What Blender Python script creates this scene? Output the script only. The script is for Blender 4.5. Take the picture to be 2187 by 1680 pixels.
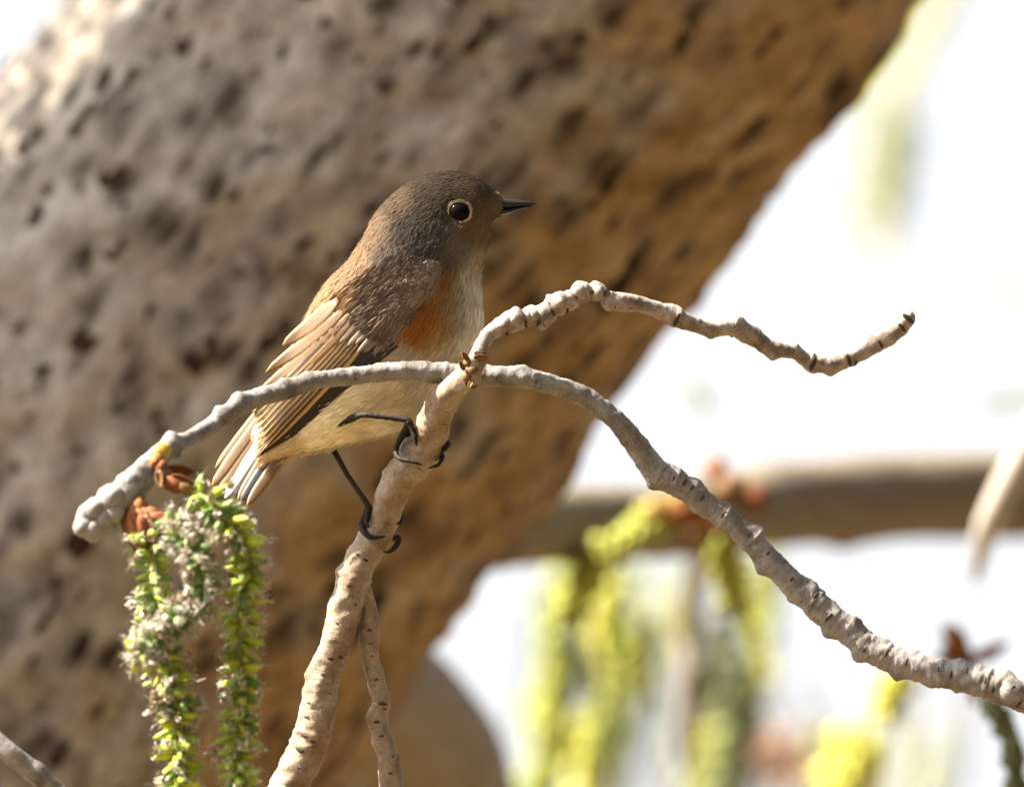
import bpy, math, random
import numpy as np
from mathutils import Vector, Matrix

# ------------------------------------------------------------------ set-up
for o in list(bpy.data.objects):
    bpy.data.objects.remove(o, do_unlink=True)
scene = bpy.context.scene
col = scene.collection
rng = np.random.default_rng(7)
random.seed(7)

S = 0.000134            # metres per layout unit (the layout is 2187 x 1680 units at the bird)
D = 5.0                 # metres from the lens to the bird
PITCH = math.radians(18.0)
CAM = np.array((0.0, 0.0, 1.6))
RX = np.array((1.0, 0.0, 0.0))
FW = np.array((0.0, math.cos(PITCH), math.sin(PITCH)))
UP = np.array((0.0, -math.sin(PITCH), math.cos(PITCH)))

# camera
cam_d = bpy.data.cameras.new('camera')
cam = bpy.data.objects.new('camera', cam_d)
col.objects.link(cam)
cam.location = CAM
cam.rotation_euler = (math.pi / 2 + PITCH, 0, 0)
cam_d.sensor_fit = 'HORIZONTAL'
cam_d.sensor_width = 36.0
cam_d.lens = 36.0 * D / (2187 * S)
cam_d.clip_start = 0.1
cam_d.clip_end = 3000
cam_d.dof.use_dof = True
cam_d.dof.focus_distance = D - 0.012
cam_d.dof.aperture_fstop = cam_d.lens / 60.0
scene.camera = cam

# sun and sky
SUN_VIEW = np.array((-0.66, 0.05, 0.75))        # towards the sun, in view axes (right, away, up)
sd = SUN_VIEW[0] * RX + SUN_VIEW[1] * FW + SUN_VIEW[2] * UP
sd /= np.linalg.norm(sd)
elev = math.asin(sd[2]); azim = math.atan2(sd[0], sd[1])
world = bpy.data.worlds.new('World'); scene.world = world; world.use_nodes = True
wn = world.node_tree; wn.nodes.clear()
sky = wn.nodes.new('ShaderNodeTexSky'); sky.sky_type = 'NISHITA'; sky.sun_disc = False
sky.sun_elevation = elev; sky.sun_rotation = azim
sky.dust_density = 6.0; sky.air_density = 1.0; sky.ozone_density = 0.6
hs = wn.nodes.new('ShaderNodeHueSaturation'); hs.inputs['Saturation'].default_value = 0.12
bg = wn.nodes.new('ShaderNodeBackground'); bg.inputs['Strength'].default_value = 0.05
wo = wn.nodes.new('ShaderNodeOutputWorld')
wn.links.new(sky.outputs[0], hs.inputs['Color']); wn.links.new(hs.outputs[0], bg.inputs['Color'])
wn.links.new(bg.outputs[0], wo.inputs['Surface'])
sun_d = bpy.data.lights.new('sun', 'SUN'); sun_d.energy = 5.0; sun_d.angle = math.radians(0.5)
sun_d.color = (1.0, 0.89, 0.72)
sun = bpy.data.objects.new('sun', sun_d); col.objects.link(sun)
sun.location = (-3, 2, 9)
sun.rotation_euler = Vector(-sd).to_track_quat('-Z', 'Y').to_euler()
scene.view_settings.view_transform = 'Standard'
scene.view_settings.look = 'None'
scene.view_settings.gamma = 1.0
scene.view_settings.exposure = 2.9
scene.cycles.use_denoising = True
scene.cycles.max_bounces = 6

# ------------------------------------------------------------------ helpers
def V(u, v, y=0.0):
    """layout unit + depth behind the bird (m) -> world point(s)"""
    u = np.asarray(u, float); v = np.asarray(v, float); y = np.asarray(y, float)
    k = S * (D + y) / D
    x = (u - 1093.5) * k; z = (840.0 - v) * k
    return CAM + x[..., None] * RX + (D + y)[..., None] * FW + z[..., None] * UP

def vdir(x, y, z):
    d = x * RX + y * FW + z * UP
    return d / np.linalg.norm(d)

def hash3(i, j, k):
    n = (i * 374761393 + j * 668265263 + k * 2147483647) & 0xffffffff
    n = ((n ^ (n >> 13)) * 1274126177) & 0xffffffff
    return ((n ^ (n >> 16)) & 0xffff) / 65535.0

def vnoise(p):
    p = np.asarray(p, float)
    f = np.floor(p); i = f.astype(np.int64); t = p - f
    t = t * t * (3 - 2 * t)
    r = 0
    for a in (0, 1):
        wa = t[..., 0] if a else 1 - t[..., 0]
        for b in (0, 1):
            wb = t[..., 1] if b else 1 - t[..., 1]
            for c in (0, 1):
                wc = t[..., 2] if c else 1 - t[..., 2]
                r = r + wa * wb * wc * hash3(i[..., 0] + a, i[..., 1] + b, i[..., 2] + c)
    return r * 2 - 1

def fbm(p, n=3):
    r = 0; a = 1.0; q = np.asarray(p, float)
    for _ in range(n):
        r = r + a * vnoise(q); q = q * 2.03 + 11.3; a *= 0.5
    return r

def empty(name, loc):
    o = bpy.data.objects.new(name, None); col.objects.link(o)
    o.location = Vector(loc); o.empty_display_size = 0.01
    return o

def tag(o, label=None, cat=None, group=None, kind=None):
    if label: o['label'] = label
    if cat: o['category'] = cat
    if group: o['group'] = group
    if kind: o['kind'] = kind
    return o

def wloc(o):
    p = np.array(o.location)
    return p + wloc(o.parent) if o.parent else p

def mesh(name, verts, faces, mat, parent=None, uv=None, colr=None, smooth=True, origin=None):
    """verts in world space; the object's origin goes to `origin` (default: centre)."""
    verts = np.asarray(verts, float)
    if origin is None: origin = verts.mean(0)
    me = bpy.data.meshes.new(name)
    me.from_pydata((verts - origin).tolist(), [], [list(f) for f in faces] if not isinstance(faces, np.ndarray) else faces.tolist())
    if smooth: me.polygons.foreach_set('use_smooth', [True] * len(me.polygons))
    if uv is not None:
        l = me.uv_layers.new(name='UVMap')
        vi = np.zeros(len(me.loops), np.int32); me.loops.foreach_get('vertex_index', vi)
        l.data.foreach_set('uv', np.asarray(uv, np.float32)[vi].ravel())
    if colr is not None:
        a = me.color_attributes.new('Col', 'FLOAT_COLOR', 'POINT')
        c = np.ones((len(verts), 4), np.float32); c[:, :3] = colr
        a.data.foreach_set('color', c.ravel())
    me.materials.append(mat)
    me.update()
    o = bpy.data.objects.new(name, me); col.objects.link(o)
    if parent is not None:
        o.parent = parent; o.location = Vector(origin - wloc(parent))
    else:
        o.location = Vector(origin)
    return o

def inst(name, me, loc, xdir, zdir, scale, parent):
    """another object on the same mesh data, its local z along zdir"""
    z = np.asarray(zdir, float); z = z / np.linalg.norm(z)
    x = np.asarray(xdir, float); x = x - z * x.dot(z); x /= np.linalg.norm(x)
    yv = np.cross(z, x)
    o = bpy.data.objects.new(name, me); col.objects.link(o)
    o.parent = parent
    o.rotation_euler = Matrix(((x[0], yv[0], z[0]), (x[1], yv[1], z[1]), (x[2], yv[2], z[2]))).to_euler()
    o.location = Vector(np.asarray(loc) - wloc(parent)) if parent is not None else Vector(loc)
    o.scale = scale if hasattr(scale, '__len__') else (scale,) * 3
    return o

def catmull(P, step):
    """resample control rows (any number of columns) by a Catmull-Rom spline; step in metres of the first 3 columns"""
    P = np.asarray(P, float)
    A = np.vstack([2 * P[0] - P[1], P, 2 * P[-1] - P[-2]])
    out = []
    for i in range(1, len(A) - 2):
        n = max(2, int(np.linalg.norm(A[i + 1, :3] - A[i, :3]) / step))
        t = np.linspace(0, 1, n, endpoint=False)[:, None]
        a, b, c, d = A[i - 1], A[i], A[i + 1], A[i + 2]
        out.append(0.5 * (2 * b + (c - a) * t + (2 * a - 5 * b + 4 * c - d) * t ** 2 + (3 * b - a - 3 * c + d) * t ** 3))
    out.append(A[-2][None])
    return np.vstack(out)

def tube_geo(rows, step=3.0, sides=18, rough=0.05, rough_scale=26.0, bumps=(), rings=(), flat=0.0, close=True, seed=0.0):
    """rows: (u, v, y, r in layout units). bumps: (u, v, dy_m, size, height) in layout units. rings: (u, v, width, height)"""
    rows = np.asarray(rows, float)
    c = V(rows[:, 0], rows[:, 1], rows[:, 2]); k = S * (D + rows[:, 2]) / D
    R = catmull(np.hstack([c, (rows[:, 3] * k)[:, None], rows[:, 2:3]]), step * S)
    C = R[:, :3]; rad = np.maximum(R[:, 3], 0.2 * S); yy = R[:, 4]
    T = np.gradient(C, axis=0); T /= np.linalg.norm(T, axis=1)[:, None]
    n0 = FW - T * (T @ FW)[:, None]; n0 /= np.linalg.norm(n0, axis=1)[:, None]
    b0 = np.cross(T, n0)
    L = np.concatenate([[0], np.cumsum(np.linalg.norm(np.diff(C, axis=0), axis=1))])
    ang = np.linspace(0, 2 * math.pi, sides + 1)        # seam doubled, on the far side
    ca, sa = np.cos(ang), np.sin(ang)
    nrm = n0[:, None] * ca[None, :, None] + b0[:, None] * sa[None, :, None]
    rr = np.repeat(rad[:, None], sides + 1, 1)
    if flat:   # flatten the side towards the camera
        rr = rr * (1 - flat * np.clip(-ca, 0, 1)[None] ** 3)
    for (u, v, w, h) in rings:
        p = V(u, v, 0.0)
        dx = (C - CAM) @ RX * (D / (D + yy)); dz = (C - CAM) @ UP * (D / (D + yy))
        d2 = (dx - (u - 1093.5) * S) ** 2 + (dz - (840 - v) * S) ** 2
        i = int(np.argmin(d2))
        rr = rr + (h * S * np.exp(-((L - L[i]) / (w * S)) ** 2))[:, None]
    P = C[:, None] + nrm * rr[..., None]
    q = C[:, None] + nrm * rad[:, None, None]
    ns = fbm(q / (rough_scale * S) + seed, 3)
    P = P + nrm * (ns * rough * rad[:, None])[..., None]
    for (u, v, dy, w, h) in bumps:
        yc = np.interp(u, *sort_uv(C, yy))
        p = V(u, v, yc + dy)
        d = np.linalg.norm(P - p, axis=2)
        P = P + nrm * (h * S * np.exp(-(d / (w * S)) ** 2))[..., None]
    n = len(C)
    uv = np.stack([np.broadcast_to(ang[None] * rad[:, None] / S / 100, (n, sides + 1)),
                   np.broadcast_to(L[:, None] / S / 100, (n, sides + 1))], -1)
    verts = P.reshape(-1, 3); uv = uv.reshape(-1, 2)
    i = np.arange(n - 1)[:, None] * (sides + 1) + np.arange(sides)[None]
    f = np.stack([i, i + 1, i + sides + 2, i + sides + 1], -1).reshape(-1, 4).tolist()
    if close:
        for e, ring in ((0, 0), (n - 1, (n - 1) * (sides + 1))):
            verts = np.vstack([verts, C[e] + (T[e] if e else -T[e]) * rad[e] * 0.5]); uv = np.vstack([uv, uv[ring]])
            m = len(verts) - 1
            for s_ in range(sides):
                f.append([ring + s_, ring + s_ + 1, m] if e else [ring + s_ + 1, ring + s_, m])
    return verts, f, uv, C, rad, yy

def sort_uv(C, yy):
    u = ((C - CAM) @ RX) * (D / (D + yy)) / S + 1093.5
    i = np.argsort(u)
    return u[i], yy[i]

def tube(name, rows, mat, parent=None, origin=None, **kw):
    v, f, uv, C, r, yy = tube_geo(rows, **kw)
    o = mesh(name, v, f, mat, parent, uv=uv, origin=origin if origin is not None else C[0])
    return o

# ------------------------------------------------------------------ materials
def new_mat(name):
    m = bpy.data.materials.new(name); m.use_nodes = True
    nt = m.node_tree; b = nt.nodes['Principled BSDF']
    return m, nt, b

def nd(nt, typ, **kw):
    n = nt.nodes.new(typ)
    for k, v in kw.items():
        if k in n.inputs: n.inputs[k].default_value = v
        else: setattr(n, k, v)
    return n

def ramp(nt, src, stops):
    r = nt.nodes.new('ShaderNodeValToRGB'); e = r.color_ramp.elements
    while len(e) < len(stops): e.new(0.5)
    for q, (p, c) in zip(e, stops):
        q.position = p; q.color = (*c, 1) if len(c) == 3 else c
    nt.links.new(src, r.inputs[0]); return r.outputs[0]

def mix(nt, fac, a, b, mode='MIX'):
    m = nt.nodes.new('ShaderNodeMix'); m.data_type = 'RGBA'; m.blend_type = mode
    for s, x in (('Factor', fac), ('A', a), ('B', b)):
        sock = [i for i in m.inputs if i.name == s and (i.type == 'RGBA' if s != 'Factor' else i.type == 'VALUE')][0]
        if hasattr(x, 'is_linked'): nt.links.new(x, sock)
        else: sock.default_value = (*x, 1) if hasattr(x, '__len__') else x
    return [o for o in m.outputs if o.type == 'RGBA'][0]

def uvcoord(nt, sx, sy):
    t = nt.nodes.new('ShaderNodeUVMap'); m = nt.nodes.new('ShaderNodeMapping')
    m.inputs['Scale'].default_value = (sx, sy, 1); nt.links.new(t.outputs[0], m.inputs[0]); return m.outputs[0]

def noise(nt, vec, scale, detail=4, rough=0.6):
    n = nd(nt, 'ShaderNodeTexNoise', Scale=scale, Detail=detail, Roughness=rough)
    nt.links.new(vec, n.inputs['Vector']); return n.outputs['Fac']

K_BARK = 0.45
def bark_twig(name, pale, mid, dark, warm, speck=0.5, spec=0.12):
    pale, mid, dark, warm = (tuple(K_BARK * x for x in q) for q in (pale, mid, dark, warm))
    m, nt, b = new_mat(name)
    c1 = uvcoord(nt, 1.0, 0.6); c2 = uvcoord(nt, 0.8, 3.4); c3 = uvcoord(nt, 1, 1)
    a = ramp(nt, noise(nt, c1, 3.0, 5), [(0.3, mid), (0.62, pale)])
    a = mix(nt, ramp(nt, noise(nt, c1, 1.3, 3), [(0.48, (0, 0, 0)), (0.68, (0.75,) * 3)]), a, warm)
    fine = noise(nt, c3, 22.0, 4, 0.7)
    a = mix(nt, ramp(nt, fine, [(0.3, (0.6,) * 3), (0.52, (0, 0, 0))]), a, dark)
    cross = noise(nt, c2, 4.0, 3)
    a = mix(nt, ramp(nt, cross, [(0.61, (0, 0, 0)), (0.70, (0.6,) * 3)]), a, dark)
    spk = noise(nt, uvcoord(nt, 1.0, 1.8), 9.0, 2)
    a = mix(nt, ramp(nt, spk, [(0.66, (0, 0, 0)), (0.73, (speck,) * 3)]), a, tuple(x * 0.5 for x in dark))
    nt.links.new(a, b.inputs['Base Color'])
    b.inputs['Roughness'].default_value = 0.62; b.inputs['Specular IOR Level'].default_value = spec
    bp = nd(nt, 'ShaderNodeBump', Strength=0.7, Distance=0.00022)
    hsum = nd(nt, 'ShaderNodeMath', operation='ADD'); nt.links.new(fine, hsum.inputs[0]); nt.links.new(cross, hsum.inputs[1])
    nt.links.new(hsum.outputs[0], bp.inputs['Height']); nt.links.new(bp.outputs[0], b.inputs['Normal'])
    return m

M = {}
TREE_O = V(-1900, 12000, 1.9) * np.array((1, 1, 0))
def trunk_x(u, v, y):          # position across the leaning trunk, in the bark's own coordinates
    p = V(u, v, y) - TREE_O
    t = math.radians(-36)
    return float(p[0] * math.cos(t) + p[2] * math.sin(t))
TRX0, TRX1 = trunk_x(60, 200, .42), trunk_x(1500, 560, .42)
M['twig'] = bark_twig('bark_grey_twig', (0.48, 0.46, 0.455), (0.22, 0.20, 0.19), (0.04, 0.03, 0.025), (0.14, 0.10, 0.072))
M['perch'] = bark_twig('bark_beige_branch', (0.60, 0.49, 0.38), (0.30, 0.215, 0.145), (0.06, 0.034, 0.02), (0.33, 0.18, 0.092))
M['knotty'] = bark_twig('bark_knotty_twig', (0.70, 0.61, 0.56), (0.18, 0.135, 0.11), (0.035, 0.024, 0.02), (0.16, 0.10, 0.065), 0.8)
M['limb_grey'] = bark_twig('bark_limb_grey', (0.46, 0.41, 0.35), (0.30, 0.25, 0.195), (0.16, 0.11, 0.08), (0.36, 0.27, 0.18), 0.3)
M['limb'] = bark_twig('bark_limb', (0.36, 0.32, 0.26), (0.24, 0.195, 0.145), (0.13, 0.09, 0.06), (0.24, 0.17, 0.105), 0.3)
M['pale_twig'] = bark_twig('bark_pale_twig', (0.8, 0.75, 0.7), (0.6, 0.55, 0.5), (0.3, 0.25, 0.22), (0.5, 0.42, 0.36), 0.3)

# big trunk: skylight painted grey on the upper flank, ground bounce brown below; soft dark pits
m, nt, b = new_mat('bark_trunk'); M['trunk'] = m
g = nd(nt, 'ShaderNodeTexCoord').outputs['Object']
gm = nd(nt, 'ShaderNodeMapping'); gm.inputs['Rotation'].default_value = (0, math.radians(36), 0); gm.inputs['Scale'].default_value = (1, 1, 0.55)
gr = nd(nt, 'ShaderNodeMapping'); gr.inputs['Rotation'].default_value = (0, math.radians(-36), 0); nt.links.new(g, gr.inputs[0])
gs = nd(nt, 'ShaderNodeMapping'); gs.inputs['Scale'].default_value = (1, 1, 0.5); nt.links.new(gr.outputs[0], gs.inputs[0])
gx = gs.outputs[0]
big = noise(nt, g, 22, 4); mid_ = noise(nt, gx, 95, 5, 0.65); fin = noise(nt, gx, 420, 4, 0.7)
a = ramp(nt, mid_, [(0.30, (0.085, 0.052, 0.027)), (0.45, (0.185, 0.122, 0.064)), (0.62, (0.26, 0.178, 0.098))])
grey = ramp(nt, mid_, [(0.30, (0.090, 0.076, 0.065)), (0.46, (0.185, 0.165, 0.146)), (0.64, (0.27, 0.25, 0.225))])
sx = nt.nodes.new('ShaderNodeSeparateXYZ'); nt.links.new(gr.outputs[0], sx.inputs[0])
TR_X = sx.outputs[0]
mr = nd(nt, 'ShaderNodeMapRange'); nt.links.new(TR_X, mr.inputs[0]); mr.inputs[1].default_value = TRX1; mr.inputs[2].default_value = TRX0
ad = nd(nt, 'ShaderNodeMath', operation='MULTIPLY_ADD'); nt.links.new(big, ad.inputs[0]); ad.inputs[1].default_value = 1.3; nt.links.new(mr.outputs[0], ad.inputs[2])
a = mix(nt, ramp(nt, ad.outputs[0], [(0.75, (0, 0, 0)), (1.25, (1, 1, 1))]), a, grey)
wv = nt.nodes.new('ShaderNodeTexNoise'); wv.inputs['Scale'].default_value = 60; nt.links.new(gx, wv.inputs['Vector'])
wm = nd(nt, 'ShaderNodeVectorMath', operation='SCALE'); nt.links.new(wv.outputs['Color'], wm.inputs[0]); wm.inputs['Scale'].default_value = 0.014
wa = nd(nt, 'ShaderNodeVectorMath', operation='ADD'); nt.links.new(gx, wa.inputs[0]); nt.links.new(wm.outputs[0], wa.inputs[1])
vo = nd(nt, 'ShaderNodeTexVoronoi', Scale=88.0); nt.links.new(wa.outputs[0], vo.inputs['Vector'])
pit = ramp(nt, vo.outputs['Distance'], [(0.14, (0.92,) * 3), (0.52, (0, 0, 0))])
sel = ramp(nt, noise(nt, gx, 45, 2), [(0.34, (0.12,) * 3), (0.52, (1, 1, 1))])
a = mix(nt, mix(nt, 1.0, pit, sel, 'MULTIPLY'), a, (0.020, 0.013, 0.009))
a = mix(nt, ramp(nt, fin, [(0.35, (0.4,) * 3), (0.55, (0, 0, 0))]), a, (0.04, 0.028, 0.02))
nt.links.new(a, b.inputs['Base Color']); b.inputs['Roughness'].default_value = 0.85
b.inputs['Specular IOR Level'].default_value = 0.08
bp = nd(nt, 'ShaderNodeBump', Strength=0.6, Distance=0.003); nt.links.new(mid_, bp.inputs['Height']); nt.links.new(bp.outputs[0], b.inputs['Normal'])

def plain(name, c1, c2, scale=900, rough=0.6, spec=0.3, sub=0.0, trans=None):
    spec *= .45
    c1, c2 = (tuple(0.55 * x for x in q) for q in (c1, c2))
    m, nt, b = new_mat(name)
    g = nd(nt, 'ShaderNodeTexCoord').outputs['Object']
    nt.links.new(ramp(nt, noise(nt, g, scale, 4), [(0.35, c1), (0.65, c2)]), b.inputs['Base Color'])
    b.inputs['Roughness'].default_value = rough; b.inputs['Specular IOR Level'].default_value = spec
    if sub:
        b.inputs['Subsurface Weight'].default_value = sub; b.inputs['Subsurface Radius'].default_value = (0.0008, 0.0006, 0.0003)
        b.inputs['Subsurface Scale'].default_value = 1.0
    return m

M['lenticel'] = plain('bark_lenticel', (0.022, 0.014, 0.010), (0.06, 0.038, 0.025), 300, 0.9, 0.1)
M['scar'] = plain('dark_scar', (0.035, 0.024, 0.018), (0.13, 0.095, 0.07), 1500, 0.85, 0.15)
M['bud'] = plain('brown_bud', (0.10, 0.045, 0.018), (0.28, 0.15, 0.055), 700, 0.6, 0.3)
M['red_scale'] = plain('red_scale', (0.12, 0.03, 0.014), (0.32, 0.11, 0.04), 500, 0.65, 0.3)
M['orange_scale'] = plain('orange_scale', (0.26, 0.09, 0.03), (0.46, 0.2, 0.065), 400, 0.65, 0.3)
M['yellow_scale'] = plain('yellow_scale', (0.50, 0.30, 0.05), (0.62, 0.45, 0.12), 400, 0.4, 0.4)
M['capsule'] = plain('capsule_green', (0.24, 0.46, 0.03), (0.58, 0.72, 0.08), 600, 0.45, 0.4, 0.25)
M['capsule_dark'] = plain('capsule_dark', (0.07, 0.19, 0.025), (0.20, 0.36, 0.06), 600, 0.5, 0.4, 0.2)
for k_ in ('capsule', 'capsule_dark'):
    nt = M[k_].node_tree; b = nt.nodes['Principled BSDF']; src = b.inputs['Base Color'].links[0].from_socket
    oi = nt.nodes.new('ShaderNodeObjectInfo')
    c_ = mix(nt, ramp(nt, oi.outputs['Random'], [(0.35, (0, 0, 0)), (1.0, (0.75,) * 3)]), src, (0.34, 0.33, 0.03) if k_ == 'capsule' else (0.20, 0.24, 0.11))
    nt.links.new(c_, b.inputs['Base Color'])
M['rachis'] = plain('rachis', (0.2, 0.27, 0.05), (0.33, 0.36, 0.1), 600, 0.5, 0.4)
M['stigma'] = plain('stigma', (0.50, 0.40, 0.32), (0.66, 0.60, 0.52), 1500, 0.7, 0.2, 0.3)
M['fluff'] = plain('fluff', (0.60, 0.53, 0.46), (0.74, 0.70, 0.62), 900, 0.9, 0.1)
M['far_green'] = plain('far_green', (0.28, 0.34, 0.05), (0.50, 0.52, 0.10), 200, 0.6, 0.3)
M['far_dark'] = plain('far_dark', (0.08, 0.10, 0.04), (0.16, 0.17, 0.07), 200, 0.6, 0.3)
M['far_yellow'] = plain('far_yellow', (0.50, 0.52, 0.06), (0.68, 0.66, 0.14), 200, 0.6, 0.3)
M['far_pink'] = plain('far_pink', (0.42, 0.24, 0.18), (0.58, 0.42, 0.32), 200, 0.6, 0.3)
M['beak'] = plain('beak_horn', (0.006, 0.006, 0.007), (0.016, 0.015, 0.016), 900, 0.28, 0.6)
M['eye'] = plain('eye_black', (0.002, 0.002, 0.002), (0.003, 0.003, 0.003), 100, 0.08, 0.1)
M['leg'] = plain('leg_horn', (0.016, 0.011, 0.010), (0.05, 0.034, 0.028), 2500, 0.6, 0.2)

# plumage, coloured by pigment stored per vertex
m, nt, b = new_mat('plumage'); M['plumage'] = m
at = nd(nt, 'ShaderNodeVertexColor', layer_name='Col')
nt.links.new(at.outputs[0], b.inputs['Base Color']); b.inputs['Roughness'].default_value = 0.75
b.inputs['Specular IOR Level'].default_value = 0.06

def feather_mat(name, vane, edge, edge_w=0.16, tipc=None, rough=0.5, spec=0.18):
    vane, edge = (tuple(0.58 * x for x in q) for q in (vane, edge))
    m, nt, b = new_mat(name)
    t = nt.nodes.new('ShaderNodeUVMap'); sp = nt.nodes.new('ShaderNodeSeparateXYZ'); nt.links.new(t.outputs[0], sp.inputs[0])
    # distance from rachis 0..1
    s1 = nd(nt, 'ShaderNodeMath', operation='SUBTRACT'); nt.links.new(sp.outputs[0], s1.inputs[0]); s1.inputs[1].default_value = 0.5
    s2 = nd(nt, 'ShaderNodeMath', operation='ABSOLUTE'); nt.links.new(s1.outputs[0], s2.inputs[0])
    s3 = nd(nt, 'ShaderNodeMath', operation='MULTIPLY'); nt.links.new(s2.outputs[0], s3.inputs[0]); s3.inputs[1].default_value = 2.0
    # slanted barbs
    bx = nd(nt, 'ShaderNodeMath', operation='MULTIPLY_ADD'); nt.links.new(s3.outputs[0], bx.inputs[0]); bx.inputs[1].default_value = -0.12
    nt.links.new(sp.outputs[1], bx.inputs[2])
    cb = nt.nodes.new('ShaderNodeCombineXYZ'); nt.links.new(bx.outputs[0], cb.inputs[1])
    oi = nt.nodes.new('ShaderNodeObjectInfo'); nt.links.new(oi.outputs['Random'], cb.inputs[2])
    mp = nd(nt, 'ShaderNodeMapping'); mp.inputs['Scale'].default_value = (1, 60, 10); nt.links.new(cb.outputs[0], mp.inputs[0])
    nz = noise(nt, mp.outputs[0], 1.0, 3)
    base = mix(nt, ramp(nt, nz, [(0.3, (0, 0, 0)), (0.7, (1, 1, 1))]), tuple(x * 0.7 for x in vane), tuple(min(1, x * 1.3) for x in vane))
    e = ramp(nt, s3.outputs[0], [(1 - edge_w * 1.6, (0, 0, 0)), (1 - edge_w * 0.6, (1, 1, 1))])
    c = mix(nt, e, base, edge)
    if tipc: c = mix(nt, ramp(nt, sp.outputs[1], [(0.45, (0, 0, 0)), (0.85, (1, 1, 1))]), c, tipc)
    c = mix(nt, ramp(nt, s3.outputs[0], [(0.03, (0.7,) * 3), (0.08, (0, 0, 0))]), c, tuple(x * 0.45 for x in vane))
    nt.links.new(c, b.inputs['Base Color']); b.inputs['Roughness'].default_value = rough
    b.inputs['Specular IOR Level'].default_value = spec
    bp = nd(nt, 'ShaderNodeBump', Strength=0.25, Distance=0.0001); nt.links.new(nz, bp.inputs['Height']); nt.links.new(bp.outputs[0], b.inputs['Normal'])
    return m

M['f_tertial'] = feather_mat('feather_tertial', (0.15, 0.086, 0.042), (0.42, 0.265, 0.125), 0.22)
M['f_sec'] = feather_mat('feather_secondary', (0.040, 0.022, 0.012), (0.66, 0.41, 0.17), 0.46)
M['f_prim'] = feather_mat('feather_primary', (0.030, 0.020, 0.016), (0.42, 0.30, 0.19), 0.17)
M['f_cov'] = feather_mat('feather_covert', (0.19, 0.135, 0.10), (0.27, 0.20, 0.15), 0.3, rough=0.7, spec=0.2)
M['f_scap'] = feather_mat('feather_scapular', (0.33, 0.20, 0.11), (0.42, 0.28, 0.17), 0.3, rough=0.7, spec=0.2)
M['f_tail'] = feather_mat('feather_tail', (0.17, 0.098, 0.048), (0.46, 0.30, 0.15), 0.22)
M['f_white'] = feather_mat('feather_white', (0.62, 0.62, 0.66), (0.70, 0.70, 0.74), 0.2, rough=0.4)
M['f_black'] = feather_mat('feather_black', (0.03, 0.028, 0.035), (0.16, 0.15, 0.16), 0.15, rough=0.35, spec=0.6)

# ground
m, nt, b = new_mat('dry_ground'); M['ground'] = m
g = nd(nt, 'ShaderNodeTexCoord').outputs['Object']
a = ramp(nt, noise(nt, g, 0.7, 6), [(0.3, (0.075, 0.050, 0.019)), (0.7, (0.125, 0.085, 0.034))])
nt.links.new(a, b.inputs['Base Color']); b.inputs['Roughness'].default_value = 0.95

# ------------------------------------------------------------------ ground
n = 64; rr_ = [0.0, 2, 5, 10, 25, 80, 300, 1200]
gv = [(0, 8, 0)]; gf = []
for r in rr_[1:]:
    for i in range(n):
        t = 2 * math.pi * i / n
        gv.append((r * math.cos(t), 8 + r * math.sin(t), 0.04 * float(vnoise(np.array([r * math.cos(t) * .3, r * math.sin(t) * .3, 0]))) if r < 300 else 0))
for i in range(n): gf.append([0, 1 + i, 1 + (i + 1) % n])
for k in range(len(rr_) - 2):
    for i in range(n):
        a0 = 1 + k * n; gf.append([a0 + i, a0 + n + i, a0 + n + (i + 1) % n, a0 + (i + 1) % n])
tag(mesh('ground', gv, gf, M['ground'], origin=np.zeros(3)), kind='structure')

# ------------------------------------------------------------------ big leaning tree
TY = 0.47        # depth of the trunk axis behind the bird
def gz(u, y):    # layout v at which a point of column u, depth y lies on the ground
    return 840 + ((CAM + (D + y) * FW)[2]) / (S * (D + y) / D * UP[2])
tree = empty('leaning_tree', V(-1900, 12000, 1.9) * np.array((1, 1, 0)))
tag(tree, 'thick leaning tree trunk with pale pitted bark behind the bird', 'tree')
rows = [(-2350, 24500, 3.6, 1150), (-2250, 20000, 2.6, 1000), (-2000, 12000, 1.5, 880), (-1400, 5000, .85, 800), (-600, 2480, TY + .05, 790), (-199, 1680, TY, 760), (110, 1262, TY, 742), (422, 840, TY, 736), (730, 422, TY, 732), (1045, 0, TY, 736), (1420, -500, TY, 745), (2100, -1400, TY + .1, 640), (3000, -3000, TY + .3, 540), (4200, -5600, TY + .6, 400), (4900, -8000, TY + .8, 260)]
tv, tf, tuv, tC, tr, ty = tube_geo(rows, step=26, sides=120, rough=0.035, rough_scale=330, flat=0.10)
# medium relief in the bark
c_idx = np.repeat(np.arange(len(tC)), 121); body_n = len(c_idx)
nr = tv[:body_n] - tC[c_idx]; nl = np.linalg.norm(nr, axis=1)[:, None]; nr = nr / nl
tv[:body_n] += nr * (0.0022 * fbm(tv[:body_n] / 0.012, 3))[:, None]
trunk = mesh('trunk', tv, tf, M['trunk'], tree, uv=tuv, origin=np.array(tree.location))

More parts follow.
